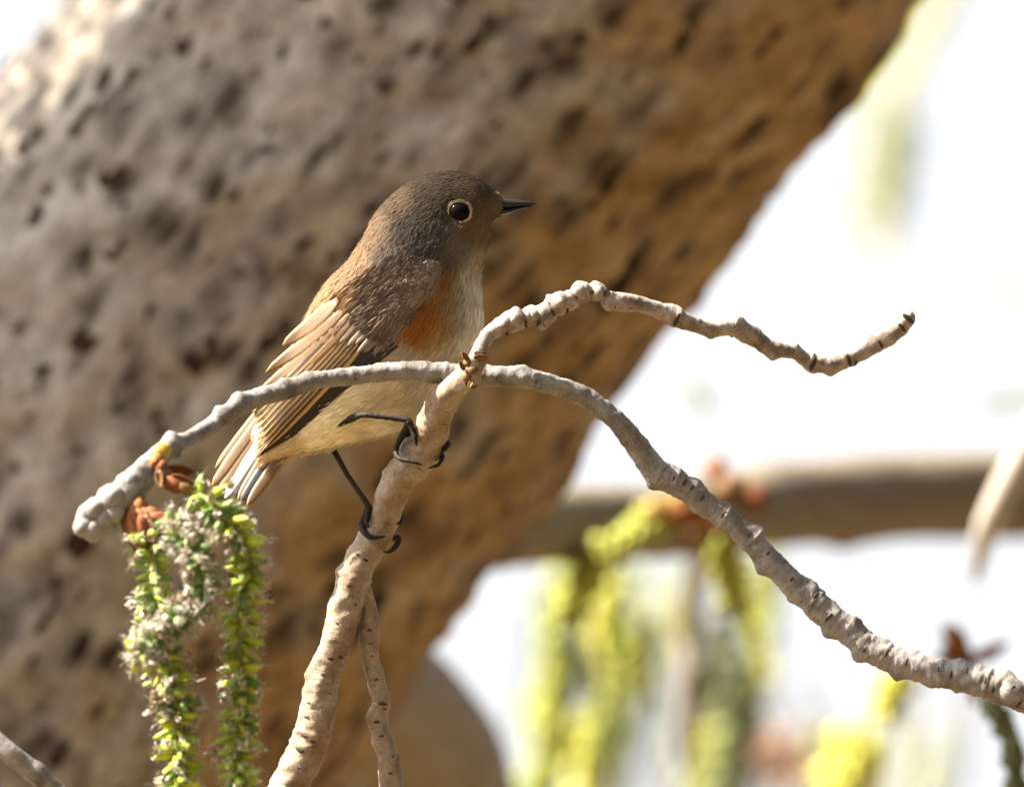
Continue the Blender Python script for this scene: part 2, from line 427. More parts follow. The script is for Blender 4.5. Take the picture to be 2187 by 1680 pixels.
# lenticels: rough dark diamond scabs on the bark
def lenticel_mesh(seed):
    r_ = np.random.default_rng(seed); vs = []; fs = []; n = 12
    for k, (q, h) in enumerate(((1.0, -0.25), (0.72, 0.16), (0.40, 0.02), )):
        for i in range(n):
            t = 2 * math.pi * i / n; e = (abs(math.cos(t)) ** 1.4 * 0.35 + 0.65)
            j = 1 + r_.uniform(-.38, .38)
            vs.append((math.cos(t) * q * e * j, math.sin(t) * q * e * j * 0.75, h + r_.uniform(-.05, .05)))
    vs.append((0, 0, -0.08))
    for k in range(2):
        for i in range(n): fs.append([k * n + i, k * n + (i + 1) % n, k * n + n + (i + 1) % n, k * n + n + i])
    for i in range(n): fs.append([2 * n + i, 2 * n + (i + 1) % n, 3 * n])
    me = bpy.data.meshes.new('lenticel'); me.from_pydata(vs, [], fs); me.materials.append(M['lenticel'])
    me.polygons.foreach_set('use_smooth', [True] * len(fs)); return me
lmesh = [lenticel_mesh(s) for s in range(5)]
grid = tv[:body_n].reshape(len(tC), 121, 3)
placed = []
cand = rng.random((6000, 2))
tg = np.gradient(tC, axis=0); tg /= np.linalg.norm(tg, axis=1)[:, None]
seg = np.where((tC[:, 2] > 2.75) & (tC[:, 2] < 3.55))[0]
for a_, b_ in cand:
    i = seg[int(a_ * len(seg))]; j = int(b_ * 120)
    p = grid[i, j]; nn = (p - tC[i]) / np.linalg.norm(p - tC[i])
    if nn @ FW > 0.25: continue
    left = -(nn @ RX)
    size = S * rng.choice([11, 18, 26, 38, 54], p=[.3, .26, .2, .15, .09]) * 1.08 * (1.15 if left > 0 else 0.85)
    gap = rng.uniform(.7, 1.7) + (0.5 if left < 0 else 0)
    if any(np.linalg.norm(p - q) < gap * max(size, s2) + .0015 for q, s2 in placed): continue
    # nothing outside the picture is needed
    d = p - CAM; u = (d @ RX) / (d @ FW) * D / S + 1093.5; v = 840 - (d @ UP) / (d @ FW) * D / S
    if not (-60 < u < 2200 and -60 < v < 1740): continue
    placed.append((p, size))
    st = rng.uniform(0.9, 1.5) if left > 0 else rng.uniform(1.4, 2.3)
    inst('lenticel', lmesh[int(rng.integers(5))], p, tg[i] + rng.normal(0, .15, 3), nn, (size * st, size, size * 0.35), trunk)
    if len(placed) >= 290: break
# added slender limb, unseen above the picture, placed to shade the trunk's flank
LQ = lambda du, dv: (422 + du - 2216, 840 + dv - 2519)
tube('limb', [(-1750, 7000, 1.0, 150), (-3100, 4200, .60, 170), (*LQ(-1900, 2550), .408, 165), (*LQ(-900, 1220), .408, 165), (*LQ(0, 0), .408, 165), (*LQ(900, -1220), .408, 165), (*LQ(1900, -2500), .42, 150), (*LQ(3200, -4800), .6, 100)], M['limb'], tree, step=30, sides=28, rough=.06, rough_scale=240)
# added unseen leaf blades, placed to dapple the sun on the trunk's upper flank
nsp = 2600
cq = V(120, 130, .42) + sd * .75
e1 = np.cross(sd, FW); e1 /= np.linalg.norm(e1); e2 = np.cross(sd, e1)
Pq = cq + e1 * rng.uniform(-.16, .16, (nsp, 1)) + e2 * rng.uniform(-.09, .09, (nsp, 1)) + sd * rng.uniform(-.15, .15, (nsp, 1))
Dq = rng.normal(0, 1, (nsp, 3)); Dq /= np.linalg.norm(Dq, axis=1)[:, None]; Nq = np.cross(Dq, rng.normal(0, 1, (nsp, 3))); Nq /= np.linalg.norm(Nq, axis=1)[:, None]
SUN_DAPPLE = (Pq, Dq, Nq)
# upper forks, beyond the picture
for (pts) in ([(3000, -3000, .8, 300), (2600, -5200, 1.2, 240), (2300, -8000, 1.6, 130)],):
    tube('limb', pts, M['limb'], tree, step=60, sides=24, rough=.05, rough_scale=300)

# ------------------------------------------------------------------ background stem and branch
stem = empty('background_limb', V(1060, 3000, .8)); tag(stem, 'smooth grey-brown limb behind the lower edge of the big trunk', 'branch')
tube('bark', [(600, 1420, .62, 150), (720, 1460, .66, 165), (800, 1512, .69, 176), (868, 1600, .72, 190), (902, 1700, .74, 200), (915, 1850, .76, 205), (920, 2300, .85, 210), (930, 4000, 1.0, 220)], M['limb_grey'], stem, step=14, sides=48, rough=.02, rough_scale=120)

bb = empty('background_branch', V(1000, 1130, .62)); tag(bb, 'thick brown branch running level behind the arching twig', 'branch')
tube('bark', [(900, 1150, .55, 86), (1150, 1124, .63, 82), (1400, 1112, .68, 80), (1650, 1080, .72, 88), (1900, 1062, .76, 93), (2187, 1056, .80, 92), (2500, 1050, .84, 84), (3300, 1010, .9, 90), (4600, 900, 1.0, 100)], M['limb'], bb, step=12, sides=40, rough=.04, rough_scale=110, bumps=[(1800, 1150, -.0, 60, 18), (1640, 1010, 0, 50, 10), (1300, 1190, 0, 50, 12)])

def scale_mesh(name, mat, seed=0):
    """a cupped pointed bud scale, unit length along z"""
    vs = []; fs = []; n, m_ = 7, 4
    for i in range(n + 1):
        t = i / n; w = 0.25 * (math.sin(math.pi * min(1, t * .9 + .12)) ** .7)
        for j in range(m_ + 1):
            a = (j / m_ * 2 - 1)
            vs.append((a * w, 0.16 * (1 - a * a) * math.sin(math.pi * (t * .8 + .1)) + 0.12 * t * t, t))
    for i in range(n):
        for j in range(m_):
            q = i * (m_ + 1) + j; fs.append([q, q + 1, q + m_ + 2, q + m_ + 1])
    k = len(vs); vs += [(x * 0.96, y - 0.05, z) for x, y, z in vs]; fs += [[d + k for d in reversed(f)] for f in list(fs)]
    rim = [j for j in range(m_ + 1)] + [i * (m_ + 1) + m_ for i in range(1, n + 1)] + [n * (m_ + 1) + j for j in range(m_ - 1, -1, -1)] + [i * (m_ + 1) for i in range(n - 1, 0, -1)]
    for a, b2 in zip(rim, rim[1:] + rim[:1]): fs.append([a, a + k, b2 + k, b2])
    me = bpy.data.meshes.new(name); me.from_pydata(vs, [], fs); me.materials.append(mat)
    me.polygons.foreach_set('use_smooth', [True] * len(fs)); return me
SC = {k: scale_mesh(k, M[k]) for k in ('red_scale', 'orange_scale', 'yellow_scale', 'bud')}
def scales(parent, lst, name='bud_scale'):
    for (u, v, y, L, dx, dy, dz, k) in lst:
        inst(name, SC[k], V(u, v, y), vdir(dz, .4, -dx + .01), vdir(dx, dy, dz), L * S * (D + y) / D, parent)
BBUDS = True

pt = empty('pale_twig', V(2240, 820, .62)); tag(pt, 'sunlit pale twig crossing in front of the level background branch', 'twig')
tube('bark', [(2360, 640, .60, 26), (2265, 830, .60, 28), (2170, 1000, .60, 30), (2115, 1110, .60, 28), (2092, 1190, .61, 18), (2085, 1240, .62, 8)], M['pale_twig'], pt, step=8, sides=20, rough=.05, rough_scale=60)

# ------------------------------------------------------------------ catkins
def capsule_mesh(name, mat, seed):
    r_ = np.random.default_rng(seed); vs = [(0, 0, 0)]; fs = []; n = 8
    prof = [(.12, .20), (.42, .36), (.72, .27), (.92, .10)]
    for z, r in prof:
        for i in range(n):
            t = 2 * math.pi * i / n; q = 1 + .14 * math.cos(3 * t) + r_.uniform(-.06, .06)
            vs.append((r * q * math.cos(t), r * q * math.sin(t), z))
    vs.append((0, 0, 1)); e = len(vs) - 1
    for i in range(n): fs.append([0, 1 + (i + 1) % n, 1 + i]); fs.append([e, 1 + 3 * n + i, 1 + 3 * n + (i + 1) % n])
    for k in range(3):
        for i in range(n): fs.append([1 + k * n + i, 1 + k * n + (i + 1) % n, 1 + (k + 1) * n + (i + 1) % n, 1 + (k + 1) * n + i])
    me = bpy.data.meshes.new(name); me.from_pydata(vs, [], fs); me.materials.append(mat)
    me.polygons.foreach_set('use_smooth', [True] * len(fs)); return me
def stigma_mesh(seed):
    """crumpled pale frill"""
    r_ = np.random.default_rng(seed); vs = []; fs = []
    for l in range(9):
        d = r_.normal(0, 1, 3); d[2] = abs(d[2]) * .8 + .1; d /= np.linalg.norm(d); w = np.cross(d, r_.normal(0, 1, 3)); w /= np.linalg.norm(w)
        L = r_.uniform(.5, 1.0); k = len(vs); up = np.cross(w, d)
        for t, ww, cu in ((0, .08, 0), (.45, .26, .1), (.8, .3, -.02), (1, .1, -.16)):
            vs += [tuple(d * t * L + w * ww + up * cu), tuple(d * t * L - w * ww + up * (cu + r_.uniform(-.06, .06)))]
        for i in range(3): fs.append([k + 2 * i, k + 2 * i + 1, k + 2 * i + 3, k + 2 * i + 2])
    me = bpy.data.meshes.new('stigma'); me.from_pydata(vs, [], fs); me.materials.append(M['stigma']); return me
CAP = [capsule_mesh('capsule', M['capsule'], s) for s in range(3)]
CAPD = [capsule_mesh('capsule', M['capsule_dark'], s) for s in range(3)]
STG = [stigma_mesh(s) for s in range(4)]

def blades_geo(P, Dr, N, L, W, curve=0.25):
    """thin two-quad blades: roots P, directions Dr, face normals N, lengths L, half widths W"""
    side = np.cross(Dr, N); side /= np.linalg.norm(side, axis=1)[:, None] + 1e-12
    L = L[:, None]; W = W[:, None]
    mid = P + Dr * L * .5 + N * L * curve * .22
    tip = P + Dr * L - N * L * curve * .15
    vs = np.stack([P - side * W * .7, P + side * W * .7, mid + side * W, mid - side * W, tip + side * W * .22, tip - side * W * .22], 1)
    n = len(P); k = np.arange(n)[:, None] * 6
    f = np.concatenate([k + np.array([[0, 1, 2, 3]]), k + np.array([[3, 2, 4, 5]])], 0)
    return vs.reshape(-1, 3), f

def catkin(path, label, dark_part=0.3, fluffy=0.3, ncap=110, size=30, wcap=(.62, 1.0), stig=.5, green=True):
    rows = [(*p, 12) for p in path]
    root = empty('catkin', V(*path[0])); tag(root, label, 'catkin', 'poplar catkins hanging from the twig')
    v, f, uv, C, r, yy = tube_geo(rows, step=5, sides=8, rough=.1)
    mesh('stalk', v, f, M['rachis'], root, origin=C[0])
    T = np.gradient(C, axis=0); T /= np.linalg.norm(T, axis=1)[:, None]
    fl = []
    for i in range(ncap):
        t = .06 + .94 * i / ncap; j = min(len(C) - 1, int(t * (len(C) - 1)))
        a = i * 2.39996 + rng.normal(0, .25)
        n1 = np.cross(T[j], FW); n1 /= np.linalg.norm(n1); n2 = np.cross(T[j], n1)
        out = n1 * math.cos(a) + n2 * math.sin(a); d = out + T[j] * rng.uniform(-.1, .55)
        d /= np.linalg.norm(d)
        L = size * S * rng.uniform(.8, 1.25)
        pool = CAPD if (vnoise(C[j] / .006) * .5 + .5) < dark_part or rng.random() < dark_part * .5 else CAP
        c = inst('capsule', pool[int(rng.integers(3))], C[j] + out * 3 * S, T[j], d, (L * rng.uniform(*wcap),) * 2 + (L,), root)
        if rng.random() < stig:
            s_ = bpy.data.objects.new('stigma', STG[int(rng.integers(4))]); col.objects.link(s_); s_.parent = c
            s_.location = (0, 0, .88); q = rng.uniform(.34, .62); s_.scale = (q / .8, q / .8, q); s_.rotation_euler = (0, 0, rng.uniform(0, 6))
        for _ in range(int(rng.poisson(fluffy * 14 * (0.4 + 1.2 * max(0, float(vnoise(C[j] / .005 + 3.1) * .5 + .5)))))):
            d2 = d + rng.normal(0, .75, 3); d2 /= np.linalg.norm(d2)
            fl.append((C[j] + d * L * rng.uniform(.5, 1.0) + rng.normal(0, 4 * S, 3), d2, np.cross(d2, rng.normal(0, 1, 3)), rng.uniform(8, 24) * S, rng.uniform(.7, 1.7) * S))
    if fl:
        P_, D_, N_, L_, W_ = (np.array(x) for x in zip(*fl))
        N_ /= np.linalg.norm(N_, axis=1)[:, None]
        vs, fs = blades_geo(P_, D_, N_, L_, W_, .8)
        tag(mesh('fluff', vs, fs, M['fluff'], root), kind='stuff')
    return root

CY = -0.085
catkin([(290, 1105, CY), (312, 1150, CY - .004), (329, 1202, CY - .006), (327, 1257, CY - .006), (330, 1320, CY - .005), (342, 1391, CY - .004), (363, 1446, CY), (380, 1497, CY), (378, 1552, CY), (382, 1621, CY), (384, 1700, CY), (380, 1800, CY)],
       'yellow-green catkin hanging nearest the knobbly twig tip', .16, 1.1, 175, 48, wcap=(.36, .66), stig=.26)
catkin([(382, 1037, CY), (428, 1058, CY - .004), (474, 1094, CY - .008), (513, 1142, CY - .008), (528, 1193, CY - .006), (523, 1248, CY - .004), (515, 1303, CY - .002), (511, 1368, CY), (516, 1437, CY), (511, 1506, CY), (506, 1575, CY), (509, 1644, CY), (508, 1720, CY), (504, 1800, CY)],
       'green catkin that arches out beside the tail tip and then hangs down', .30, 1.0, 195, 48, wcap=(.38, .7), stig=.28)
catkin([(354, 1112, CY - .004), (391, 1150, CY - .014), (430, 1200, CY - .018), (440, 1257, CY - .016), (410, 1305, CY - .014), (363, 1338, CY - .016), (317, 1377, CY - .018), (290, 1420, CY - .018)],
       'short grey woolly catkin curled between the two long green catkins', .65, 3.6, 105, 37, stig=.35)

# ------------------------------------------------------------------ arching twig
AY = -0.0245
arch_rows = [(168, 1132, CY, 18), (182, 1124, CY, 34), (206, 1106, CY, 40), (240, 1082, CY, 38), (273, 1050, CY, 35), (302, 1018, CY + .003, 31), (330, 986, CY + .008, 26), (366, 953, CY + .014, 22), (400, 938, CY + .02, 17), (446, 913, -.049, 19), (484, 884, -.044, 21), (530, 857, -.039, 20.5), (580, 841, -.035, 20), (618, 830, -.032, 20), (666, 814, -.03, 19.5), (748, 803, -.027, 19), (869, 791, -.0255, 20), (941, 797, AY, 23), (1000, 801, AY, 23), (1062, 803, AY, 23), (1128, 809, AY, 22.5), (1193, 826, AY + .001, 21.5), (1259, 854, AY + .003, 22), (1315, 898, AY + .004, 22), (1352, 940, AY + .006, 24), (1400, 1003, AY + .008, 27), (1468, 1045, AY + .009, 26), (1515, 1084, AY + .01, 25), (1573, 1124, AY + .01, 24), (1625, 1178, AY + .01, 25), (1693, 1246, AY + .01, 27), (1756, 1300, AY + .009, 28), (1819, 1353, AY + .008, 29), (1897, 1403, AY + .006, 29), (1976, 1430, AY + .004, 29), (2065, 1447, AY + .002, 30), (2143, 1468, AY, 31), (2190, 1490, AY, 32), (2400, 1570, AY + .02, 34), (2800, 1560, .2, 40), (3200, 1250, .65, 46), (3300, 1030, .9, 50)]
arch_bumps = [(186, 1092, -.003, 17, 13), (228, 1052, -.002, 18, 13), (262, 1022, -.001, 14, 9), (196, 1142, -.003, 18, 12), (212, 1072, -.002, 8, -9), (250, 1034, -.002, 8, -8), (225, 1110, -.005, 12, -8), (236, 1120, -.003, 14, 9), (290, 1000, -.001, 12, 7), (255, 1085, -.005, 13, 8), (366, 930, 0, 14, 9), (374, 968, -.002, 13, 9), (463, 872, 0, 12, 6), (510, 848, 0, 15, 10), (607, 812, 0, 14, 7), (655, 795, 0, 10, 4), (1120, 786, 0, 12, 5), (952, 780, 0, 9, 4),
    (1398, 1030, 0, 18, 14), (1440, 1000, 0, 15, 6), (1500, 1022, 0, 16, 12), (1490, 1078, 0, 16, 12), (1552, 1082, 0, 14, 8), (1540, 1120, 0, 13, 6), (1622, 1130, 0, 18, 13), (1625, 1216, 0, 18, 12), (1744, 1240, 0, 18, 14), (1690, 1280, 0, 15, 7), (1735, 1320, 0, 14, 7), (1768, 1352, 0, 16, 12), (1830, 1318, 0, 17, 12), (1835, 1400, 0, 18, 14), (1890, 1372, 0, 12, 7), (1915, 1443, 0, 16, 11), (1952, 1400, 0, 16, 11), (1985, 1464, 0, 14, 8), (2050, 1412, 0, 16, 11), (2040, 1480, 0, 13, 8), (2090, 1417, 0, 14, 10), (2080, 1492, 0, 15, 9), (2150, 1435, 0, 16, 11), (2130, 1502, 0, 14, 9)]
arch_rings = [(952, 798, 5, 2.5), (366, 953, 7, 3), (510, 868, 6, 2), (1440, 1025, 5, 3), (1452, 1032, 4, 2.5), (1547, 1105, 5, 3), (1605, 1155, 5, 2.5), (1740, 1285, 6, 3), (1893, 1400, 5, 3), (2010, 1437, 5, 3), (2110, 1457, 5, 3), (240, 1078, 8, 3)]
arch = empty('arching_twig', V(3300, 1030, .9)); tag(arch, 'long grey twig arching across the bird with knobbly bark', 'twig')
av, af, auv, aC, ar, ay = tube_geo(arch_rows, step=3.0, sides=24, rough=.10, rough_scale=13, bumps=arch_bumps, rings=arch_rings)
mesh('bark', av, af, M['twig'], arch, uv=auv)
# leaf scars and end buds as pieces of their own
def blob(name, mat, n=8, m_=6, jitter=.12, seed=0):
    r_ = np.random.default_rng(seed); vs = [(0, 0, 1)]; fs = []
    for i in range(1, m_):
        p = math.pi * i / m_
        for j in range(n):
            q = 1 + r_.uniform(-jitter, jitter); t = 2 * math.pi * j / n
            vs.append((math.sin(p) * math.cos(t) * q, math.sin(p) * math.sin(t) * q, math.cos(p) * q))
    vs.append((0, 0, -1)); e = len(vs) - 1
    for j in range(n): fs.append([0, 1 + j, 1 + (j + 1) % n]); fs.append([e, 1 + (m_ - 2) * n + (j + 1) % n, 1 + (m_ - 2) * n + j])
    for i in range(m_ - 2):
        for j in range(n): fs.append([1 + i * n + j, 1 + (i + 1) * n + j, 1 + (i + 1) * n + (j + 1) % n, 1 + i * n + (j + 1) % n])
    me = bpy.data.meshes.new(name); me.from_pydata(vs, [], fs); me.materials.append(mat)
    me.polygons.foreach_set('use_smooth', [True] * len(fs)); return me
SCAR = [blob('leaf_scar', M['scar'], seed=s, jitter=.2) for s in range(3)]
KNOB = {k: [blob('knob', M[k], 10, 8, .10, seed=s) for s in range(3)] for k in ('twig', 'perch', 'knotty')}
def nearest_on(C, yy, u, v):
    q = V(u, v, 0); d = q - CAM
    cu = ((C - CAM) @ RX) / ((C - CAM) @ FW) * D / S + 1093.5; cv = 840 - ((C - CAM) @ UP) / ((C - CAM) @ FW) * D / S
    return int(np.argmin((cu - u) ** 2 + (cv - v) ** 2)), cu, cv
def scar_on(parent, C, r, yy, u, v, size, name='leaf_scar', pool=SCAR, sink=0.0, stretch=(.42, 1.15, .28), along=None):
    """put a small piece on the camera-facing skin of a twig at layout point (u, v)"""
    i, cu, cv = nearest_on(C, yy, u, v)
    k = S * (D + yy[i]) / D; off = np.array([(u - cu[i]) * k, 0, -(v - cv[i]) * k])
    h = np.linalg.norm(off); rr = r[i]
    if h > rr * .97: off *= rr * .97 / h; h = rr * .97
    dep = -math.sqrt(max(0, rr * rr - h * h))
    d = off[0] * RX + dep * FW + off[2] * UP
    nn = d / np.linalg.norm(d)
    t = C[min(i + 1, len(C) - 1)] - C[max(i - 1, 0)]
    x = t if along is None else vdir(*along)
    return inst(name, pool[int(rng.integers(len(pool)))], C[i] + d - nn * sink * S, x, nn, tuple(size * S * q * (1.25 if name == 'leaf_scar' else 1) for q in stretch), parent)
for (u, v, s_) in [(948, 800, 5), (962, 808, 6), (942, 812, 4), (1440, 1020, 6), (1462, 1028, 7), (1478, 1040, 5), (1545, 1098, 7), (1600, 1140, 5), (1742, 1270, 7), (1770, 1316, 8), (1752, 1262, 4), (1893, 1392, 7), (1935, 1412, 6), (2005, 1425, 7), (2030, 1440, 6), (2065, 1430, 5), (2105, 1450, 8), (2120, 1470, 6), (2160, 1470, 8), (2176, 1500, 9), (1690, 1236, 4), (1640, 1180, 4), (1500, 1062, 5), (1846, 1386, 6), (2090, 1480, 5), (610, 836, 4), (760, 808, 3), (1060, 806, 3.4)]:
    scar_on(arch, aC, ar, ay, u, v, s_)
for (u, v, s_) in [(200, 1084, 22), (240, 1058, 26), (206, 1134, 26), (180, 1124, 22), (250, 1096, 22), (276, 1026, 18), (300, 1000, 15), (372, 962, 14), (226, 1110, 20)]:
    scar_on(arch, aC, ar, ay, u, v, s_, 'end_bud', KNOB['twig'], 9, (1.15, 1, 1))
scales(arch, [(338, 1004, CY - .003, 40, .1, -.4, -1, 'bud'), (366, 1018, CY - .003, 52, .95, -.3, -.35, 'red_scale'), (352, 1004, CY + .002, 66, 1, .1, -.1, 'red_scale'), (274, 1082, CY - .003, 84, .1, -.2, -1, 'bud'), (286, 1088, CY - .006, 92, .22, -.2, -1, 'orange_scale'), (300, 1086, CY - .006, 80, .34, -.3, -1, 'red_scale'), (318, 1090, CY - .006, 50, .8, -.3, -.45, 'red_scale'), (280, 1100, CY - .006, 80, .12, -.1, -1, 'red_scale'), (306, 1100, CY - .008, 66, .3, -.3, -1, 'bud'), (398, 1040, CY - .004, 40, .8, -.2, -.6, 'bud')], 'bud_scale')
for (u, v, y, a_, b_, c_, k_, ang) in [(342, 968, CY + .003, 27, 19, 20, 'yellow_scale', 45), (334, 985, CY, 17, 13, 18, 'orange_scale', 60), (346, 998, CY - .001, 16, 14, 16, 'red_scale', 80), (352, 1016, CY - .001, 20, 17, 18, 'bud', 100), (374, 1034, CY - .002, 30, 19, 22, 'red_scale', -12), (398, 1042, CY - .003, 22, 15, 18, 'bud', -30), (345, 1106, CY - .008, 26, 14, 18, 'red_scale', -15), (326, 1098, CY - .006, 20, 15, 18, 'bud', -30), (296, 1092, CY - .004, 20, 30, 20, 'orange_scale', -10), (306, 1122, CY - .007, 15, 26, 16, 'red_scale', 5), (290, 1076, CY - .003, 24, 15, 18, 'bud', 40), (362, 1116, CY - .010, 16, 12, 14, 'orange_scale', -30)]:
    x_ = vdir(math.cos(math.radians(ang)), 0, math.sin(math.radians(ang)))
    inst('bud', blob('bud', M[k_], 11, 9, .13, seed=int(u * 3 + v)), V(u, v, y), x_, vdir(0, -1, 0), (a_ * S, b_ * S, c_ * S * .8), arch)

# ------------------------------------------------------------------ perch branch
perch = empty('perch_branch', V(420, 2600, .05)); tag(perch, 'upright beige branch the bird grips, bending into a knotty twig', 'branch')
low_rows = [(-200, 3300, .42, 60), (250, 2500, .10, 50), (520, 1880, -.004, 44), (615, 1680, -.004, 41), (665, 1576, -.004, 40), (689, 1455, -.003, 36), (717, 1377, -.003, 33.5), (741, 1290, -.002, 35), (760, 1220, -.002, 35), (781, 1178, -.002, 35), (811, 1130, -.003, 33), (832, 1073, -.005, 33), (853, 1021, -.008, 36), (892, 979, -.012, 38), (916, 937, -.016, 36), (933, 885, -.021, 35), (953, 848, -.025, 33), (979, 820, -.0285, 27), (1004, 796, -.0315, 24), (1022, 759, -.031, 19)]
pv, pf, puv, pC, pr, py = tube_geo(low_rows, step=3.2, sides=32, rough=.085, rough_scale=18,
    bumps=[(860, 950, -.001, 26, 17), (640, 1425, 0, 20, 9), (610, 1510, 0, 16, 5), (700, 1290, 0, 22, 7), (725, 1222, 0, 14, 7), (590, 1590, 0, 16, 5), (905, 860, -.001, 24, 6), (895, 1000, -.003, 18, 6), (770, 1240, 0, 22, 5), (995, 830, -.002, 12, 5), (940, 965, -.001, 14, 5)],
    rings=[(760, 1232, 5, 2), (700, 1410, 6, 2.5), (652, 1565, 6, 2.5), (645, 1590, 5, 2), (905, 955, 7, 3), (885, 990, 5, 2.5), (1004, 800, 8, 3), (1014, 772, 4, 3), (860, 1030, 5, 2), (800, 1160, 5, 2), (925, 905, 4, 1.5), (690, 1450, 4, 1.5)])
mesh('bark', pv, pf, M['perch'], perch, uv=puv)
up_rows = [(1016, 774, -.031, 18), (1026, 745, -.0305, 18), (1034, 729, -.030, 17), (1046, 712, -.029, 17), (1075, 694, -.028, 22), (1106, 682, -.027, 24), (1134, 675, -.026, 19), (1161, 672, -.025, 25), (1193, 650, -.024, 23), (1215, 642, -.023, 21), (1242, 627, -.022, 22), (1279, 626, -.021, 18), (1303, 640, -.02, 20), (1330, 645, -.019, 20), (1376, 653, -.017, 18), (1445, 678, -.014, 20), (1475, 690, -.013, 17), (1513, 701, -.011, 16), (1571, 700, -.009, 19), (1620, 728, -.006, 18), (1645, 743, -.005, 18), (1694, 752, -.003, 14), (1728, 771, -.001, 17), (1772, 778, 0, 18), (1820, 762, .002, 16.5), (1864, 738, .004, 18), (1913, 706, .006, 19), (1938, 680, .007, 17), (1946, 668, .007, 10)]
uv_, uf, uuv, uC, ur, uy = tube_geo(up_rows, step=2.6, sides=24, rough=.09, rough_scale=14,
    bumps=[(1170, 635, -.001, 9, 14), (1100, 660, 0, 12, 6), (1135, 662, 0, 12, 7), (1155, 700, -.001, 12, 9), (1195, 630, -.001, 14, 6), (1235, 605, 0, 14, 6), (1275, 606, 0, 13, 7), (1300, 655, -.001, 12, 7), (1440, 655, 0, 12, 6), (1580, 680, 0, 14, 10), (1620, 700, 0, 12, 9), (1520, 722, 0, 14, 7), (1650, 765, 0, 13, 8), (1700, 738, 0, 12, 7), (1735, 790, 0, 12, 6), (1775, 798, 0, 13, 8), (1828, 790, 0, 12, 6), (1850, 720, 0, 11, 5), (1900, 728, 0, 11, 5), (1590, 722, 0, 12, 6)],
    rings=[(1120, 678, 5, -5), (1142, 676, 4, -3), (1178, 660, 5, -5), (1228, 634, 4, -4), (1262, 626, 4, -5), (1291, 632, 4, -5), (1445, 678, 7, 3), (1565, 699, 5, 3), (1728, 771, 6, 3), (1800, 770, 5, 2), (1870, 734, 5, 2)])
knot = mesh('knotty_shoot', uv_, uf, M['knotty'], perch, uv=uuv)
side_rows = [(772, 1235, -.002, 14), (784, 1275, -.001, 15), (790, 1310, .0, 17), (788, 1352, .001, 22), (791, 1403, .001, 18.5), (805, 1461, .001, 19.5), (815, 1500, .001, 18), (806, 1534, .001, 21), (819, 1586, .001, 21), (832, 1628, .001, 23), (836, 1681, .001, 27), (838, 1760, .0, 26), (845, 1900, .0, 22), (850, 2000, .0, 10)]
sv, sf, suv, sC, sr, sy = tube_geo(side_rows, step=2.8, sides=22, rough=.07, rough_scale=16, bumps=[(780, 1530, 0, 15, 9), (770, 1350, 0, 13, 5), (848, 1615, -.001, 12, 8), (798, 1640, 0, 16, 5), (800, 1585, 0, 10, 4), (812, 1430, 0, 10, 4)], rings=[(789, 1330, 5, 2), (790, 1372, 5, 2.5), (817, 1505, 5, 2), (800, 1440, 4, 1.5)])
mesh('side_shoot', sv, sf, M['perch'], perch, uv=suv)
for (u, v, s_) in [(1084, 716, 8), (1122, 690, 8), (1116, 672, 6), (1160, 705, 10), (1150, 690, 8), (1180, 668, 6), (1229, 630, 6), (1263, 620, 6), (1292, 622, 7), (1310, 660, 8), (1445, 682, 11), (1735, 776, 11), (1812, 770, 10), (1828, 778, 8), (1568, 690, 7), (1938, 680, 11), (1926, 700, 8), (1880, 735, 7), (1030, 705, 4), (1210, 665, 9)]:
    scar_on(knot, uC, ur, uy, u, v, s_)
for (u, v, s_) in [(1168, 640, 13), (1194, 646, 17), (1236, 620, 19), (1278, 624, 17), (1140, 672, 15), (1100, 682, 17)]:
    scar_on(knot, uC, ur, uy, u, v, s_, 'knob', KNOB['knotty'], 10, (.9, 1, 1))
for (u, v, s_) in [(650, 1570, 7), (640, 1600, 8), (668, 1582, 5), (690, 1440, 4), (660, 1500, 4), (705, 1480, 3), (745, 1250, 5), (780, 1195, 5), (765, 1185, 4), (705, 1405, 6), (728, 1402, 5), (655, 1530, 4), (672, 1345, 3), (830, 1055, 4), (842, 1040, 4), (915, 945, 5), (905, 952, 4), (930, 920, 3), (900, 968, 6), (880, 985, 6), (720, 1330, 3), (760, 1290, 3), (640, 1640, 5), (690, 1520, 4), (655, 1450, 3)]:
    scar_on(perch, pC, pr, py, u, v, s_, stretch=(.45, 1.1, .3))
for (u, v, s_) in [(790, 1345, 4), (792, 1372, 5), (795, 1400, 3), (803, 1450, 4), (818, 1502, 7), (822, 1512, 4), (805, 1540, 5), (845, 1612, 9), (815, 1570, 4), (835, 1650, 4)]:
    scar_on(perch, sC, sr, sy, u, v, s_, stretch=(.5, 1.1, .3))
# grey knot under the upper foot, and the bud at the crossing
scar_on(perch, pC, pr, py, 866, 950, 25, 'knot', KNOB['twig'], 10, (1.2, 1, .9))
for (u, v, s_) in [(996, 775, 11), (1000, 806, 12), (1012, 790, 10)]:
    scar_on(perch, pC, pr, py, u, v, s_, 'knob', [blob('knob', M['bud'], 9, 7, .14, seed=4)], 3, (1, 1, .8))
scales(perch, [(1002, 772, -.034, 26, -.55, -.3, .8, 'bud'), (1012, 766, -.034, 34, .95, -.4, .12, 'bud'), (1008, 812, -.035, 22, -.3, -.5, -.6, 'bud'), (992, 790, -.0345, 24, -.4, -.5, .7, 'bud')])
for (u, v, s_) in [(1006, 820, 11), (1022, 757, 7), (1033, 756, 6)]:
    scar_on(perch, pC, pr, py, u, v, s_, stretch=(.7, 1.3, .35))

